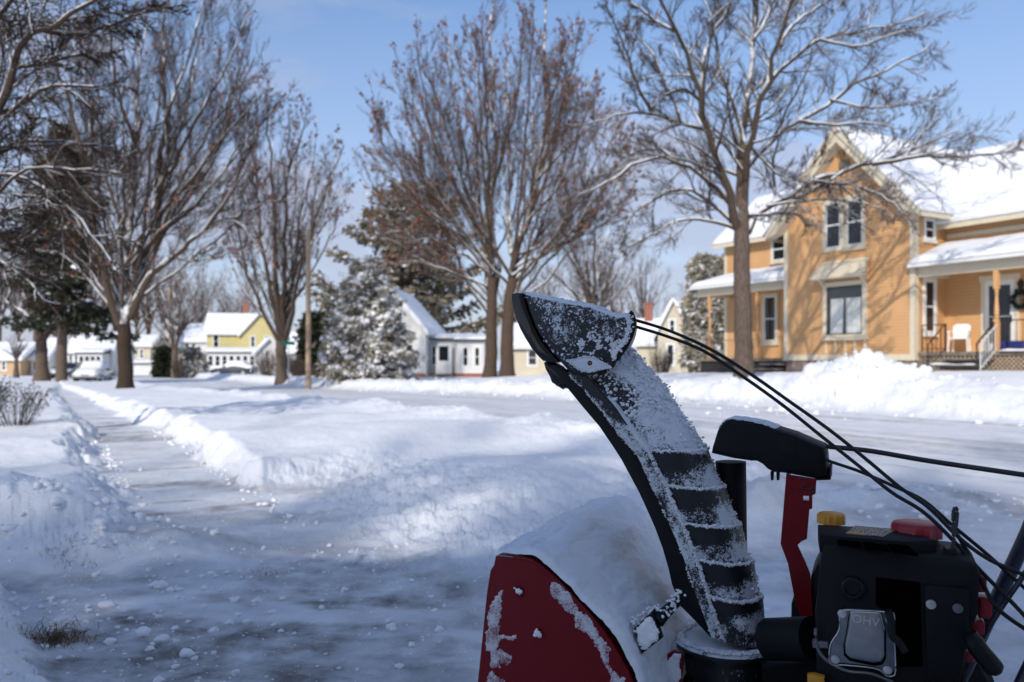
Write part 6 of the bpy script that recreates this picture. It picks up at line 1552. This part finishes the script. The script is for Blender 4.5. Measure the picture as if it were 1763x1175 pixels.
mb = bmb(); mb.tube(resample([u3(1150 + x / 2.374, 680 + y / 2.374, EV - .01) for x, y in ((604,955),(605,1010),(625,1060),(670,1100),(740,1130),(830,1140),(920,1175))], 30), .0035, 8); mb.build('guard_wire', M['alu_flange'], bl, smooth=True)
mb = bmb(); mb.prism(UP(zz_([(590,1005),(655,1008),(658,1035),(592,1032)]), EV - .005), EV - .01, EV + .01, ax=1, bev=.002); mb.build('spark_plug_cap', M['alu_flange'], bl)
mb = bmb(); c0_, c1_ = u3(1318, 1100, .22), u3(1400, 1100, .16); mb.tube([c0_, c0_ + [.008, 0, 0], c1_], [.040, .045, .045], 24); mb.build('starter_motor', M['black_matt'], bl, smooth=True)
for x0_, y0_, x1_, y1_ in ((1275,735,1300,800), (1282,820,1322,905), (1252,915,1292,975), (1222,1040,1252,1085)):
    mb = bmb(); mb.prism(UP(zz_([(x0_ - 15, y0_), (x1_ - 8, y0_ + 2), (x1_, y0_ + 12), (x1_ - 2, y1_ - 10), (x1_ - 12, y1_), (x0_ - 15, y1_)]), EV + .06), EV + .04, EV + .08, ax=1, bev=.005); mb.build('control_knob', M['red_cap'], bl, smooth=True)
mb = bmb(); mb.tube(resample([u3(1150 + x / 2.374, 680 + y / 2.374, .05) for x, y in ((1230,975),(1270,1040),(1320,1100),(1350,1140))], 16), [.014] * 3 + [.017] * 11 + [.014, .008], 14); mb.build('pull_lever', M['black_pl'], bl, smooth=True)
mb = bmb(); mb.prism(UP(zz_([(570,1140),(600,1138),(640,1150),(640,1200),(572,1200)]), EV - .02), EV - .03, EV - .01, ax=1, bev=.004); mb.build('oil_drain_cap', M['yellow_cap'], bl, smooth=True)
# frame, wheels, handles
ub = U(1560, 1175, EV)[0]
mb = bmb(); mb.prism(UP(z2([(380,1100),(640,1100),(640,1330),(380,1330)]), .26), .26, .5, ax=1, bev=.01); mb.build('engine_base', M['black_matt'], bl)
mb = bmb(); mb.prism([(ub - .30, .14), (ub + .24, .14), (ub + .10, .30), (ub - .05, .30), (ub - .30, .30)], .14, .59, ax=1, bev=.01); mb.build('frame', M['black_matt'], bl)
for v in (-.0, .62):
    mb = bmb(); rp = [(.12, 0), (.19, .005), (.205, .02), (.205, .09), (.19, .105), (.12, .11)]; mb.lathe((ub + .02, v, .205), rp, 36, axis=1); w = mb.build('wheel', M['tyre'], bl, smooth=True)
    mb = bmb(); mb.lathe((ub + .02, v, .205), [(.02, .02), (.115, .015), (.118, .03), (.118, .08), (.02, .09)], 28, axis=1); mb.build('rim', M['red_plain'], w, smooth=True)
mb = bmb(); mb.cyl((ub + .02, .1, .205), (ub + .02, .63, .205), .012, 12); mb.build('axle', M['iron'], bl)
pa, pb_ = u3(1692, 1085, .55), u3(1763, 932, .55); d = (pb_ - pa) / np.linalg.norm(pb_ - pa)
for v in (.10, .55):
    off = np.array([0, v - .55, 0]); mb = bmb()
    mb.tube(resample([pa - d * .30 + off, pa + off, pb_ + off, pb_ + d * .22 + off, pb_ + d * .30 + [.10, 0, .0] + off, pb_ + d * .34 + [.26, 0, .0] + off], 36), .0165, 14); mb.build('handle_tube', M['tube_blue'], bl, smooth=True)
    mb = bmb(); g0_ = pb_ + d * .335 + [.22, 0, 0] + off; mb.tube([g0_, g0_ + [.13, 0, .01]], .022, 14); mb.build('grip', M['rubber'], bl, smooth=True)
mb = bmb(); mb.tube(resample([u3(1686, 1108, .16), u3(1722, 1050, .16), u3(1763, 990, .16), u3(1830, 890, .16)], 12), .005, 8); mb.build('clutch_rod', M['tube_blue'], bl, smooth=True)
c = pb_ + d * .27 + [.12, 0, 0]; mb = bmb(); mb.prism([(c[0] - .05, c[2] - .06), (c[0] + .12, c[2] - .0), (c[0] + .10, c[2] + .06), (c[0] - .07, c[2] + .02)], .12, .53, ax=1, bev=.01); mb.build('control_panel', M['black_matt'], bl)
